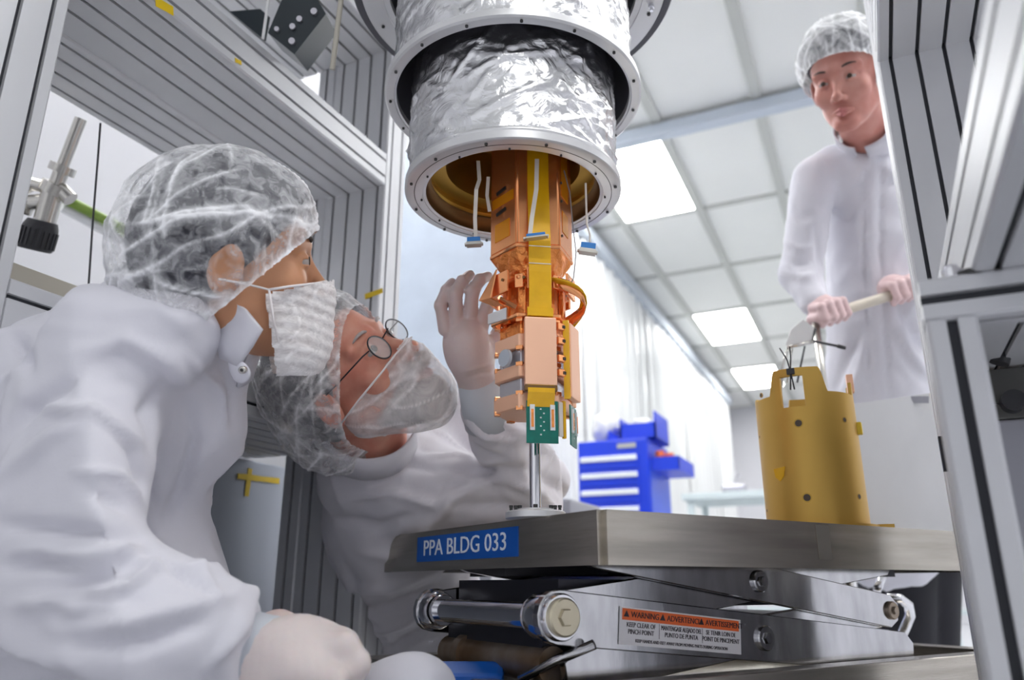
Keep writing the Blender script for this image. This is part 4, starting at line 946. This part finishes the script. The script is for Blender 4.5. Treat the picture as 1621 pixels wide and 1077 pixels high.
def person(label, ctr, ypr, scale, skin, neck_to, root, hairm, hairpl, eyes=(-1, 1), neck_r=.056, eyeopen=.004, shoulders=()):
    R = rot_ypr(*ypr)*scale; c = np.array(ctr); Mx = (R, c); inv = np.linalg.inv(R)
    loc = lambda w: (inv@(np.array(w)-c)).astype(np.float32)
    r = thing('person', label, 'person', root)
    nk = loc(neck_to); pts = [loc(p[0]) for p in shoulders]
    def f(P):
        d = head(P, 0, eyeopen); d = smin(d, rc(P, (-.022, 0, -.055), nk, neck_r, neck_r+.004), .02)
        for q, (w, rr) in zip(pts, shoulders): d = smin(d, rc(P, nk, q, .06, rr), .03)
        return d
    allp = np.array([(-.13, -.11, -.16), (.14, .11, .14), nk-.075, nk+.075]+[q-.09 for q in pts]+[q+.09 for q in pts])
    sculpt('body', f, allp.min(0), allp.max(0), .0026, skin, r, Mx)
    w = lambda p: Vector(R@np.array(p)+c)
    for s in eyes:
        bm = B(); bmesh.ops.create_uvsphere(bm, u_segments=20, v_segments=12, radius=.0125*scale)
        bmesh.ops.translate(bm, verts=bm.verts, vec=w((.0768, .031*s, -.006))); e = obj('eyeball', bm, 'eyew', r, True)
        bm = B(); x = Vector(R[:, 0]).normalized(); tube(bm, [w((.0878, .031*s, -.005)), w((.0896, .031*s, -.005)), w((.0900, .031*s, -.005))], [.0062*scale, .0052*scale, .002*scale], 16); obj('iris', bm, 'iris', e, True)
        bm = B(); pts_ = [w((.093-.018*abs(t-.3)**1.5, s*(.014+.036*t), .018+.006*math.sin(PI*t*.8))) for t in [k/6 for k in range(7)]]
        tube(bm, pts_, [.0012*scale, .002*scale, .0026*scale, .0026*scale, .0024*scale, .0018*scale, .001*scale], 8); obj('eyebrow', bm, 'brow' if hairm != 'hair_g' else 'hair_w', r, True)
    sculpt('lips', lips_f, (.07, -.035, -.10), (.12, .035, -.065), .0016, 'lips', r, Mx)
    a, b = hairpl   # hair above the sloping hairline z > a + b (x-.085)
    def hf(P): return smax(smin(core(P)-.010, el(P, (-.04, 0, 0), (.082, .078, .085)), .02), (a+b*(P[:, 0]-.085)-P[:, 2])/math.hypot(1, b), .012)
    sculpt('hair', hf, (-.14, -.11, -.13), (.11, .11, .15), .004, hairm, r, Mx, disp=lambda L, W, N: .002*nz(L, 60))
    return r, Mx, w
def bouffant(root, Mx, m, a, b, puff, bag, seed, amp=.004, res=.0032):
    k = math.hypot(1, b)
    pd = lambda P: (P[:, 2]-a-b*(P[:, 0]-.085))/k
    ears = lambda P: el(np.stack([P[:, 0], np.abs(P[:, 1]), P[:, 2]], 1), (-.012, .072, -.02), (.03, .018, .042))
    def f(P):
        d = smin(core(P), ears(P), .03)
        for c, r in bag: d = smin(d, el(P, c, r), .04)
        return d-(.012+puff*sstep((pd(P)+.012)/.07))
    rnd = np.random.default_rng(seed)
    # folds: planes through the crown running to the band
    fd = [(rnd.normal(size=3)*np.array([.5, .6, 1]), rnd.normal()*.035, rnd.uniform(.35, 1)) for _ in range(26)]
    fd = [(v/np.linalg.norm(v), o, h) for v, o, h in fd]
    def ridge(L):
        wv = L+.012*np.stack([nz(L, 14, seed), nz(L, 14, seed+7), nz(L, 14, seed+13)], 1); t = np.zeros(len(L))
        for i, (v, o, h) in enumerate(fd):
            msk = sstep(nz(L, 9, seed+i*3.7)*2.5+.45); s_ = (wv-np.array([-.01, 0, .03]))@v-o; t += h*np.exp(-(s_/.0015)**2)*msk+.35*h*np.exp(-(s_/.006)**2)*msk
        return np.clip(t, 0, 1.4)
    gather = lambda L: np.exp(-np.clip(pd(L), 0, 1)/.016)*np.sin(np.arctan2(L[:, 1], L[:, 0]+.01)*46+2*nz(L, 20))
    cap = sculpt('bouffant_cap', f, (-.22, -.16, -.22), (.15, .16, .2), res, m, root, Mx, keep=lambda V: pd(V) > 0, snap=lambda V: V-np.array([-b/k, 0, 1/k])*pd(V)[:, None],
           disp=lambda L, W, N: amp*nz(L, 16, seed)+amp*.6*nz(L, 42, seed)+amp*.55*ridge(L)+.0012*gather(L),
           dens=lambda L: .6*ridge(L)+.30*np.exp(-np.clip(pd(L), 0, 1)/.006)+.12*np.clip(gather(L), 0, 1))
    return cap

# ================= the man in front at left, in profile, with face mask
C1 = A(372, 410, .95)
p1, M1, w1 = person('person at left in profile wearing a white coat, bouffant cap and face mask', C1, (44, 8, 17), .97, 'skin_tan', A(300, 560, 1.0), at(200, 1000, .95), 'hair_d', (.058, 1.0), neck_r=.056, shoulders=[(A(270, 640, 1.02), .06)], eyeopen=.003)
bouffant(p1, M1, 'cap', .022, .85, .010, [((-.062, 0, -.02), (.06, .075, .08))], 5)
fold1 = [([(0, 832), (120, 842), (225, 850)], 15, -.012), ([(30, 872), (140, 882), (245, 852)], 12, .006), ([(60, 935), (150, 918), (240, 866)], 14, -.008), ([(90, 945), (200, 930), (260, 880)], 10, .009),
    ([(150, 660), (210, 710), (232, 760), (234, 795)], 12, -.010), ([(60, 640), (150, 655), (215, 700)], 14, .010), ([(10, 700), (40, 650), (120, 595)], 14, -.012), ([(0, 760), (90, 690), (130, 670)], 16, .008),
    ([(130, 775), (180, 790), (215, 815)], 12, -.007), ([(120, 745), (190, 755), (235, 800)], 10, .008), ([(40, 600), (35, 560), (20, 530)], 14, -.010), ([(120, 560), (200, 540), (270, 570), (320, 640)], 20, .010),
    ([(290, 560), (350, 620), (360, 700)], 9, .006), ([(300, 640), (310, 700), (270, 800)], 14, -.007), ([(345, 560), (368, 620), (360, 680)], 7, -.006), ([(315, 700), (290, 780), (262, 830)], 12, -.007),
    ([(90, 1000), (200, 985), (300, 960), (370, 940)], 16, .008), ([(120, 1025), (220, 1020), (330, 985)], 14, -.009), ([(330, 1060), (370, 1010), (392, 960)], 12, .008), ([(240, 870), (280, 900), (330, 940)], 9, -.007),
    ([(260, 600), (230, 650), (250, 720)], 14, -.006), ([(0, 900), (60, 890), (120, 900)], 14, -.010), ([(20, 960), (90, 950), (150, 965)], 16, .009), ([(305, 880), (330, 920), (350, 950)], 8, .006), ([(180, 500), (250, 490), (310, 530)], 14, .006)]
def coat1(P):
    d = rc(P, A(225, 600, .99), A(115, 900, 1.02), .118, .142)
    d = smin(d, rc(P, A(235, 535, 1.0), A(322, 545, .985), .085, .068), .03)
    d = smin(d, rc(P, A(165, 530, .87), A(272, 532, .885), .058, .052), .03)
    d = smin(d, rc(P, A(290, 575, .99), A(305, 680, .99), .058, .060), .04)
    d = smin(d, rc(P, A(305, 680, .99), A(185, 900, 1.0), .056, .050), .025)
    d = smin(d, rc(P, A(55, 635, .95), A(30, 900, .98), .100, .15), .06)
    d = smin(d, rc(P, A(140, 640, .86), A(70, 885, .74), .080, .084), .035)
    d = smin(d, rc(P, A(70, 895, .74), A(270, 1000, .74), .082, .062), .015)
    d = smin(d, rc(P, A(270, 1000, .74), A(372, 1015, .76), .062, .054), .03)
    d = smin(d, rc(P, A(350, 960, .90), A(376, 985, .90), .026, .028), .02)
    d = smin(d, rc(P, A(150, 1000, .98), A(120, 1250, 1.0), .17, .16), .06)
    return smax(d, (P-A(396, 1000, .76))@np.array(CR, np.float32), .012)
lo = np.array([A(-130, 1300, .7), A(430, 400, 1.2), A(-130, 400, 1.2), A(430, 1300, .7), A(-130, 1300, 1.2)])
sculpt('lab_coat', coat1, lo.min(0), lo.max(0), .0052, 'coat', p1,
       disp=lambda L, W, N: wrk(W, (10, 10, 17), .006, 2)+1.35*creases(W, N, [(p, w_*.8, h) for p, w_, h in fold1])+.0045*nz(W, (7, 7, 14))+.0016*nz(W, 28, 3))
def slab(name, pts, th, m, parent, label=None, sub=2, bulge=0):
    """a cloth flap: a rounded closed plate through the given points"""
    P3 = [Vector(p) for p in pts]; c = sum(P3, Vector())/len(P3); nn = Vector()
    for i in range(len(P3)): nn += (P3[i]-c).cross(P3[(i+1) % len(P3)]-c)
    nn.normalize()
    if nn.dot(CF) > 0: nn = -nn
    bm = B(); fr0 = [bm.verts.new(p) for p in P3]; bk = [bm.verts.new(p-nn*th) for p in P3]; cf = bm.verts.new(c+nn*bulge); cb = bm.verts.new(c+nn*(bulge-th)); n = len(P3)
    for i in range(n):
        j = (i+1) % n; bm.faces.new((fr0[i], fr0[j], cf)); bm.faces.new((bk[j], bk[i], cb)); bm.faces.new((fr0[i], bk[i], bk[j], fr0[j]))
    bmesh.ops.recalc_face_normals(bm, faces=bm.faces); o = obj(name, bm, m, parent, True, label)
    s = o.modifiers.new('s', 'SUBSURF'); s.levels = s.render_levels = sub; s.subdivision_type = 'SIMPLE' if sub == 1 else 'CATMULL_CLARK'
    return o
# stand collar round the neck, then the flap
def collar(root, Mx_nk, c, axis, r0, r1, h, m, open_dir=None, gap=.5, tilt=.0, name='collar'):
    ax = Vector(axis).normalized(); x, y, _ = frame_z(ax); bm = B(); n = 48; R_ = []
    oa = None
    if open_dir is not None: od = Vector(open_dir); oa = math.atan2(od.dot(y), od.dot(x))
    for i in range(n+1):
        a = (oa if oa is not None else 0)+gap/2+(2*PI-gap)*i/n; dd = x*math.cos(a)+y*math.sin(a); wv = .0022*noise.noise(Vector((math.cos(a)*2, math.sin(a)*2, 4)))
        R_.append([bm.verts.new(Vector(c)+dd*(r0+wv)+ax*0), bm.verts.new(Vector(c)+dd*((r0+r1)/2+wv*2)+ax*h*.5), bm.verts.new(Vector(c)+dd*(r1+wv)+ax*h), bm.verts.new(Vector(c)+dd*(r1-.004+wv)+ax*h), bm.verts.new(Vector(c)+dd*((r0+r1)/2-.004+wv)+ax*h*.5), bm.verts.new(Vector(c)+dd*(r0-.004+wv))])
    for p, q in zip(R_, R_[1:]):
        for k in range(6): bm.faces.new((p[k], q[k], q[(k+1) % 6], p[(k+1) % 6]))
    bm.faces.new(R_[0]); bm.faces.new(R_[-1][::-1]); bmesh.ops.recalc_face_normals(bm, faces=bm.faces)
    return obj(name, bm, m, root, True)
collar(p1, None, A(306, 560, .985), Vector(C1)-Vector(A(306, 560, .985)), .080, .074, .055, 'coat', open_dir=at(420, 560, .9)-at(306, 560, .985), gap=.6)
slab('collar', [at(322, 470, .925), at(352, 464, .898), at(385, 490, .885), at(411, 522, .885), at(396, 548, .888), at(374, 580, .893), at(348, 568, .90), at(334, 520, .91)], .006, 'coat', p1, sub=1, bulge=.004)
slab('collar_band', [at(354, 556, .90), at(380, 570, .892), at(398, 588, .892), at(392, 606, .895), at(378, 612, .90), at(362, 600, .902)], .006, 'coat', p1, sub=2, bulge=.004)
for (px, py) in ((383, 586),):
    bm = B(); c = at(px, py, .886); tube(bm, [c+CF*.006, c, c-CF*.001], [.0046, .0044, .003], 16); obj('snap_button', bm, 'nickel', p1, True); bm = B(); tube(bm, [c-CF*.001, c-CF*.002], [.0022, .0018], 10); obj('snap_stud', bm, 'knob', p1, True)
bm = B(); tube(bm, [at(322, 906, .9), at(345, 906, .895), at(370, 918, .89), at(385, 940, .885), at(393, 970, .88), at(396, 990, .88)], .0022, 8); obj('coat_piping', bm, 'coat', p1, True)
# mask
MC = lambda P: smin(smin(core(P), el(P, (.092, 0, -.052), (.018, .026, .035)), .03), el(P, (.056, 0, -.12), (.032, .042, .03)), .04)
mk = lambda V: (V[:, 0] > .030+.12*np.maximum(0, -.05-V[:, 2])) & (V[:, 2] < -.030+(.11-V[:, 0])*-.22) & (V[:, 2] > -.152)
pl = lambda L: np.sin((L[:, 2]+L[:, 0]*.25)*420+3*nz(L, 18))
sculpt('face_mask', lambda P: MC(P)-.007-.007*sstep((P[:, 0]-.03)/.05), (0, -.11, -.17), (.17, .11, .0), .0028, 'mask', p1, M1, keep=mk,
       disp=lambda L, W, N: .0016*nz(L, 30)+.0007*pl(L), dens=lambda L: .10*np.clip(pl(L), 0, 1)+.2*(np.abs(nz(L, (18, 18, 30), 4)) < .05))
bm = B()
for s in (-1, 1):
    tube(bm, [w1((.112, s*.01, -.030)), w1((.094, s*.045, -.035)), w1((.060, s*.070, -.040)), w1((.036, s*.076, -.044))], .0016, 8)
    tube(bm, [w1((.036, s*.076, -.044)), w1((.012, s*.085, -.038)), w1((-.02, s*.092, -.032))], .0013, 8)
    tube(bm, [w1((.036, s*.076, -.044)), w1((.040, s*.072, -.08)), w1((.05, s*.055, -.125))], .0014, 8)
obj('mask_edge', bm, 'elastic', p1, True)
# gloved hand at the bottom
def hand1(P):
    d = rc(P, A(398, 1045, .775), A(455, 1050, .775), .038, .040)
    d = smin(d, el(P, A(490, 1052, .775), (.050, .050, .042)), .03)
    for i, (dz_, dy) in enumerate(((.0, 0), (.022, -3), (.044, -1), (.064, 5))):
        d = smin(d, rc(P, A(500, 1035+dy, .755+dz_), A(545, 1024+dy, .755+dz_), .014, .0135), .012)
        d = smin(d, rc(P, A(545, 1024+dy, .755+dz_), A(566, 1052+dy, .75+dz_), .0135, .012), .006)
        d = smin(d, rc(P, A(566, 1052+dy, .75+dz_), A(552, 1088+dy, .745+dz_), .012, .010), .006)
    d = smin(d, rc(P, A(470, 1060, .735), A(530, 1078, .725), .016, .013), .012)
    return d
b0 = np.array([A(380, 1140, .68), A(600, 960, .9), A(380, 960, .68), A(600, 1140, .9)])
sculpt('gloved_hand', hand1, b0.min(0)-.06, b0.max(0)+.06, .0026, 'glove', p1, disp=lambda L, W, N: .0008*nz(W, 60)+.0003*np.sin(to_px(W)[:, 0]*.35+3*nz(W, 30))*.4)
bm = B(); tube(bm, [at(380, 1040, .78), at(420, 1044, .778), at(446, 1047, .776)], [.046, .0425, .0415], 28); obj('glove_cuff', bm, 'cuff', p1, True)
def hand1b(P):
    d = rc(P, A(392, 1005, .88), A(440, 1000, .88), .020, .022); d = smin(d, rc(P, A(440, 1000, .88), A(480, 1008, .88), .022, .018), .01)
    for i in range(4): d = smin(d, rc(P, A(470, 1003, .86+.016*i), A(500, 1018, .86+.016*i), .010, .008), .006)
    return smin(d, rc(P, A(450, 1010, .86), A(488, 1026, .855), .010, .008), .006)
b0 = np.array([A(370, 1050, .82), A(520, 960, .95), A(370, 960, .82), A(520, 1050, .95)])
sculpt('gloved_hand', hand1b, b0.min(0)-.01, b0.max(0)+.01, .003, 'glove_dim', p1)
def knee1(P): return smin(rc(P, A(470, 1180, .86), A(650, 1118, .84), .07, .048), rc(P, A(650, 1118, .84), A(690, 1260, .84), .048, .045), .03)
b0 = np.array([A(340, 1330, .75), A(780, 1000, .95), A(340, 1000, .75), A(780, 1330, .95)])
sculpt('trouser_leg', knee1, b0.min(0), b0.max(0), .006, 'coat', p1, disp=lambda L, W, N: .003*nz(W, 18))
bm = B(); box(bm, at(742, 1088, .98), (.09, .05, .05), (CR, CF, CU), bevel=.008); tag(obj('blue_cushion', bm, 'label_blue'), 'bright blue cushion corner at the bottom beside the white knee', 'cushion')

# ================= the bearded man looking up
C2 = A(549, 592, 1.27)
p2, M2, w2 = person('bearded person in glasses and beard cover, raising one gloved hand to the tower', C2, (-18, 28, 46), 1.07, 'skin_pink', A(588, 735, 1.40), at(640, 1000, 1.55), 'hair_g', (.078, 1.1), neck_r=.060, shoulders=[(A(625, 800, 1.47), .06)], eyeopen=.0032)
bouffant(p2, M2, 'cap2', .045, 1.10, .012, [((-.075, 0, -.03), (.06, .075, .075))], 17, .0045)
# beard, moustache, cover
sculpt('beard', lambda P: smin(smin(el(P, (.104, 0, -.068), (.014, .032, .010)), smin(core(P)-.004, el(P, (.066, 0, -.122), (.028, .043, .028)), .02), .01), el(P, (.112, 0, -.070), (.010, .018, .009)), .012),
       (0, -.08, -.17), (.15, .08, -.05), .003, 'hair_w', p2, M2, keep=lambda V: (V[:, 2] < -.060-(.1-V[:, 0])*.25) & (V[:, 0] > .015), disp=lambda L, W, N: .002*nz(L, 90))
bk_ = lambda V: (V[:, 2] < -.030-(.11-V[:, 0])*.12) & (V[:, 0] > -.045) & (V[:, 2] > -.165) & ~((V[:, 2] < -.12) & (V[:, 0] < .0))
rd = lambda L: np.clip(1-np.abs(nz(L@np.array([[1, 0, .5], [0, 1, 0], [-.5, 0, 1]]), (10, 16, 34), 3))*9, 0, 1)
sculpt('beard_cover', lambda P: smin(smin(core(P), el(P, (.098, 0, -.055), (.018, .024, .028)), .03), el(P, (.064, 0, -.116), (.030, .048, .036)), .03)-.005-.004*sstep((-.03-P[:, 2])/.04), (-.08, -.13, -.20), (.17, .13, .0), .003, 'beardnet', p2, M2, keep=bk_,
       disp=lambda L, W, N: .0045*nz(L, 22)+.002*rd(L), dens=lambda L: .40*rd(L)+.25*np.exp(-np.abs(-.030-(.11-L[:, 0])*.12-L[:, 2])/.004))
bm = B()
for s in (-1, 1): tube(bm, [w2((.126, 0, -.034)), w2((.106, s*.030, -.034)), w2((.085, s*.062, -.037)), w2((.04, s*.084, -.040)), w2((-.02, s*.096, -.046))], .0016, 8)
obj('cover_elastic', bm, 'elastic', p2, True)
gl = tag(bpy.data.objects.new('glasses', None), None); COL.objects.link(gl); gl.parent = p2; gl.matrix_parent_inverse = root_inverse(p2)
xg = Vector(M2[0][:, 0]).normalized(); yg = Vector(M2[0][:, 1]).normalized(); zg = Vector(M2[0][:, 2]).normalized()
for s in (-1, 1):
    c = w2((.098, .035*s, -.010)); ring = [c+yg*(.025*math.cos(2*PI*k/28))+zg*(.021*math.sin(2*PI*k/28)) for k in range(29)]
    bm = B(); tube(bm, ring, .0013, 8, cap=False, hint=xg); o = obj('lens_rim', bm, 'dark_steel', gl, True)
    bm = B(); bm.faces.new([bm.verts.new(q) for q in ring[:-1]]); r_ = bmesh.ops.extrude_face_region(bm, geom=bm.faces[:]); bmesh.ops.translate(bm, verts=[v for v in r_['geom'] if isinstance(v, bmesh.types.BMVert)], vec=xg*.001); obj('lens', bm, 'glass', gl)
    bm = B(); tube(bm, [w2((.097, .059*s, -.003)), w2((.090, .070*s, -.002)), w2((.03, .081*s, -.002)), w2((-.01, .083*s, .0))], .0012, 8); obj('temple', bm, 'dark_steel', gl, True)
bm = B(); tube(bm, [w2((.098, -.011, -.004)), w2((.110, 0, .000)), w2((.098, .011, -.004))], .0012, 8); obj('bridge', bm, 'dark_steel', gl, True)
fold2 = [([(540, 790), (620, 780), (690, 800), (745, 770)], 8, .008), ([(530, 820), (600, 835), (660, 815)], 10, -.008), ([(660, 850), (720, 790), (800, 750)], 9, .010), ([(560, 870), (620, 880), (680, 850)], 12, .006),
    ([(700, 740), (760, 750), (820, 745)], 8, -.009), ([(720, 800), (800, 800), (880, 830)], 10, -.007), ([(800, 760), (850, 780), (900, 830)], 7, .007), ([(830, 740), (880, 770), (925, 810)], 8, -.006),
    ([(550, 940), (620, 930), (690, 900)], 9, .008), ([(560, 970), (640, 955), (700, 920)], 8, -.008), ([(575, 1010), (640, 985), (690, 950)], 8, .007), ([(590, 1040), (650, 1010), (690, 980)], 8, -.007), ([(530, 880), (560, 930), (570, 990)], 10, -.007),
    ([(740, 660), (770, 690), (820, 700)], 8, .008), ([(720, 690), (760, 720), (800, 730)], 8, -.008), ([(780, 660), (830, 690), (880, 720)], 9, .007), ([(560, 740), (640, 735), (700, 745)], 9, -.006)]
def coat2(P):
    d = rc(P, A(672, 1040, 1.70), A(628, 820, 1.52), .155, .135)
    d = smin(d, rc(P, A(628, 820, 1.50), A(600, 760, 1.44), .130, .098), .05)
    d = smin(d, rc(P, A(575, 745, 1.42), A(590, 722, 1.385), .075, .078), .03)
    d = smin(d, rc(P, A(575, 745, 1.43), A(650, 745, 1.43), .078, .085), .03)
    d = smin(d, rc(P, A(640, 770, 1.44), A(790, 790, 1.45), .088, .080), .05)
    d = smin(d, rc(P, A(650, 780, 1.38), A(850, 782, 1.34), .072, .070), .03)
    d = smin(d, rc(P, A(858, 775, 1.34), A(800, 690, 1.29), .068, .052), .02)
    d = smin(d, rc(P, A(800, 690, 1.29), A(768, 650, 1.26), .052, .040), .03)
    d = smin(d, rc(P, A(650, 730, 1.48), A(738, 668, 1.52), .07, .062), .04)
    d = smin(d, rc(P, A(738, 668, 1.52), A(860, 760, 1.56), .062, .055), .03)
    return d
b0 = np.array([A(470, 1250, 1.3), A(990, 560, 1.9), A(470, 560, 1.2), A(990, 1250, 1.9), A(700, 560, 1.15), A(470, 1200, 1.9)])
sculpt('lab_coat', coat2, b0.min(0), b0.max(0), .0065, 'coat2', p2, disp=lambda L, W, N: wrk(W, (14, 14, 9), .006, 6)+1.7*creases(W, N, fold2)+.004*nz(W, (16, 16, 10))+.0018*nz(W, 36, 5))
nk = Vector(A(588, 735, 1.40)); upn = (w2((-.02, 0, -.06))-nk).normalized()
collar(p2, None, nk+upn*.070, upn, .084, .082, .055, 'coat2', open_dir=xg, gap=.5)
DH = 1.20
def hand2(P):
    d = rc(P, A(772, 655, 1.25), A(752, 590, 1.22), .038, .031)
    d = smin(d, el(P, A(738, 545, 1.205), (.038, .034, .046)), .03)
    F4 = (((704, 522), (697, 484), (706, 460), (716, 447)), ((722, 515), (721, 466), (732, 445), (744, 436)), ((743, 513), (748, 462), (760, 443), (772, 438)), ((762, 518), (775, 474), (787, 458), (798, 458)))
    for i, (a, b, c, e) in enumerate(F4):
        z0 = 1.195+.004*i; r = .0105 if i else .0092
        d = smin(d, rc(P, A(*a, z0), A(*b, z0-.004), r+.001, r), .0035); d = smin(d, rc(P, A(*b, z0-.004), A(*c, z0+.008), r, r-.001), .004); d = smin(d, rc(P, A(*c, z0+.008), A(*e, z0+.026), r-.001, r-.002), .004)
    d = smin(d, rc(P, A(760, 570, 1.22), A(790, 530, 1.24), .017, .013), .015); d = smin(d, rc(P, A(790, 530, 1.24), A(800, 500, 1.24), .013, .010), .006)
    return d
b0 = np.array([A(670, 700, 1.12), A(840, 410, 1.32), A(670, 410, 1.12), A(840, 700, 1.32)])
sculpt('gloved_hand', hand2, b0.min(0), b0.max(0), .0024, 'glove_dim', p2, disp=lambda L, W, N: .0009*nz(W, 50)+creases(W, N, [([(735, 600), (760, 592), (790, 588)], 3, -.002), ([(730, 590), (760, 582), (785, 574)], 3, .0015)]))
bm = B(); tube(bm, [at(757, 600, 1.225), at(768, 640, 1.245), at(776, 668, 1.26)], [.034, .040, .043], 28); obj('glove_cuff', bm, 'cuff', p2, True)

# ================= the standing man at right
C3 = A(1338, 122, 1.80)
p3, M3, w3 = person('standing person at right in white coat and cap, hands on a pale handle', C3, (-108, -30, -5), .94, 'skin_m', A(1378, 225, 1.98), at(1400, 1000, 1.95), 'hair_d', (.060, .45), neck_r=.058, shoulders=[(A(1380, 260, 2.0), .08)], eyeopen=.0026)
bouffant(p3, M3, 'cap3', .046, .55, .020, [], 31, .004, .004)
fold3 = [([(1370, 230), (1368, 400), (1378, 640)], 3, -.006), ([(1396, 230), (1394, 400), (1408, 640)], 3, -.006), ([(1383, 240), (1381, 400), (1393, 640)], 10, .004), ([(1300, 330), (1340, 350), (1362, 320)], 8, -.007), ([(1290, 360), (1300, 420), (1310, 460)], 6, -.008),
    ([(1420, 400), (1450, 340), (1470, 300)], 8, .008), ([(1410, 500), (1440, 560), (1475, 600)], 8, .010), ([(1420, 480), (1455, 540), (1480, 560)], 8, -.009), ([(1320, 620), (1345, 560), (1365, 520)], 8, -.009), ([(1340, 640), (1360, 590), (1370, 540)], 7, .007),
    ([(1240, 380), (1262, 395), (1290, 392)], 6, .007), ([(1240, 410), (1265, 418), (1295, 410)], 5, -.007), ([(1242, 432), (1270, 440), (1296, 432)], 6, .007), ([(1250, 330), (1270, 345), (1290, 340)], 7, -.006), ([(1400, 300), (1430, 280), (1450, 250)], 8, -.006)]
def coat3(P):
    d = rc(P, A(1318, 270, 2.0), A(1450, 285, 2.06), .062, .066)
    d = smin(d, rc(P, A(1378, 290, 2.02), A(1390, 620, 2.03), .115, .125), .06)
    d = smin(d, rc(P, A(1392, 620, 2.03), A(1400, 840, 2.03), .128, .155), .05)
    d = smin(d, rc(P, A(1288, 285, 1.99), A(1268, 430, 1.92), .056, .049), .03)
    d = smin(d, rc(P, A(1268, 435, 1.92), A(1288, 478, 1.84), .050, .036), .02)
    d = smin(d, rc(P, A(1470, 300, 2.05), A(1520, 440, 1.98), .056, .049), .03)
    d = smin(d, rc(P, A(1520, 440, 1.98), A(1470, 450, 1.88), .048, .036), .02)
    return d
b0 = np.array([A(1190, 950, 1.7), A(1600, 180, 2.3), A(1190, 180, 1.7), A(1600, 950, 2.3), A(1190, 950, 2.3)])
sculpt('lab_coat', coat3, b0.min(0), b0.max(0), .0085, 'coat', p3, disp=lambda L, W, N: wrk(W, (11, 11, 8), .006, 9)+1.5*creases(W, N, fold3)+.004*nz(W, (10, 10, 6))+.002*nz(W, 30, 2))
def trous(P): return np.minimum(rc(P, A(1415, 780, 2.03), A(1428, 1180, 2.05), .11, .075), rc(P, A(1452, 780, 2.06), A(1470, 1180, 2.1), .11, .07))
b0 = np.array([A(1340, 1210, 1.85), A(1560, 700, 2.3), A(1340, 700, 1.85), A(1560, 1210, 2.3)]); b0[:, 2] = np.maximum(b0[:, 2], .01)
sculpt('trousers', trous, b0.min(0), b0.max(0), .012, 'trouser', p3)
nk = Vector(A(1378, 225, 1.98)); upn = (w3((-.02, 0, -.06))-nk).normalized()
collar(p3, None, nk+upn*.012, upn, .078, .070, .085, 'coat', open_dir=Vector(M3[0][:, 0]), gap=.35)
handle = thing('push_handle', 'pale straight handle bar held by the standing person', 'handle', at(1400, 472, 1.82))
h0, h1 = at(1290, 505, 1.80), at(1462, 452, 1.86)
bm = B(); tube(bm, [h0, h1], .0125, 20); obj('bar', bm, 'stick', handle, 'auto')
bm = B(); cyl(bm, at(1448, 456, 1.855), at(1462, 452, 1.86), .018, 20); cyl(bm, at(1455, 447, 1.85), at(1456, 462, 1.85), .006, 12); obj('end_fitting', bm, 'nickel', handle, 'auto')
for (px, py, dd) in ((1290, 505, 1.80), (1480, 447, 1.865)):
    bm = B(); q = at(px, py, dd); tube(bm, [q, Vector((q.x, q.y, .9)), Vector((q.x, q.y+.05, .02))], .009, 12); obj('upright', bm, 'nickel', handle, True)
def fist(c, b, u, f, wrist, root, m, s=1.0):
    c, b, u, f, wrist = [np.array(v, np.float32) for v in (c, b, u, f, wrist)]
    def fn(P):
        d = el(P, c+u*.020*s-f*.012*s, np.array([.036, .036, .030])*s)
        d = smin(d, rc(P, c+u*.012-f*.02, wrist, .026*s, .030*s), .02)
        for i in range(4):
            k = b*(i-1.5)*.0205*s; r = (.0108 if i in (1, 2) else .0100)*s; l = (1.0, 1.06, 1.02, .88)[i]
            p0, p1_, p2_, p3_ = c+k+u*.026*s-f*.004*s, c+k+f*.030*s*l+u*.016*s, c+k+f*.028*s*l-u*.016*s, c+k+f*.004*s-u*.022*s
            d = smin(d, rc(P, p0, p1_, r*1.12, r), .006); d = smin(d, rc(P, p1_, p2_, r, r*.94), .003); d = smin(d, rc(P, p2_, p3_, r*.94, r*.85), .003)
        t0 = c-b*.040*s-f*.010*s; d = smin(d, rc(P, t0, c-b*.038*s+f*.020*s-u*.006*s, .014*s, .011*s), .010); d = smin(d, rc(P, c-b*.038*s+f*.020*s-u*.006*s, c-b*.014*s+f*.030*s-u*.020*s, .011*s, .009*s), .004)
        return d
    pts = np.array([c-.075*s, c+.075*s, wrist-.04, wrist+.04]); return sculpt('gloved_hand', fn, pts.min(0), pts.max(0), .003, m, root)
bd = (h1-h0).normalized(); ub = Vector((0, 0, 1)); fb = bd.cross(ub).normalized()
if fb.dot(CF) > 0: fb = -fb
ub = fb.cross(bd).normalized(); ub = ub if ub.z > 0 else -ub
fist(at(1312, 497, 1.808), bd, ub, fb, at(1288, 476, 1.85), p3, 'glove_pink', .98)
fist(at(1424, 463, 1.848), -bd, ub, fb, at(1455, 448, 1.90), p3, 'glove_pink', .98)
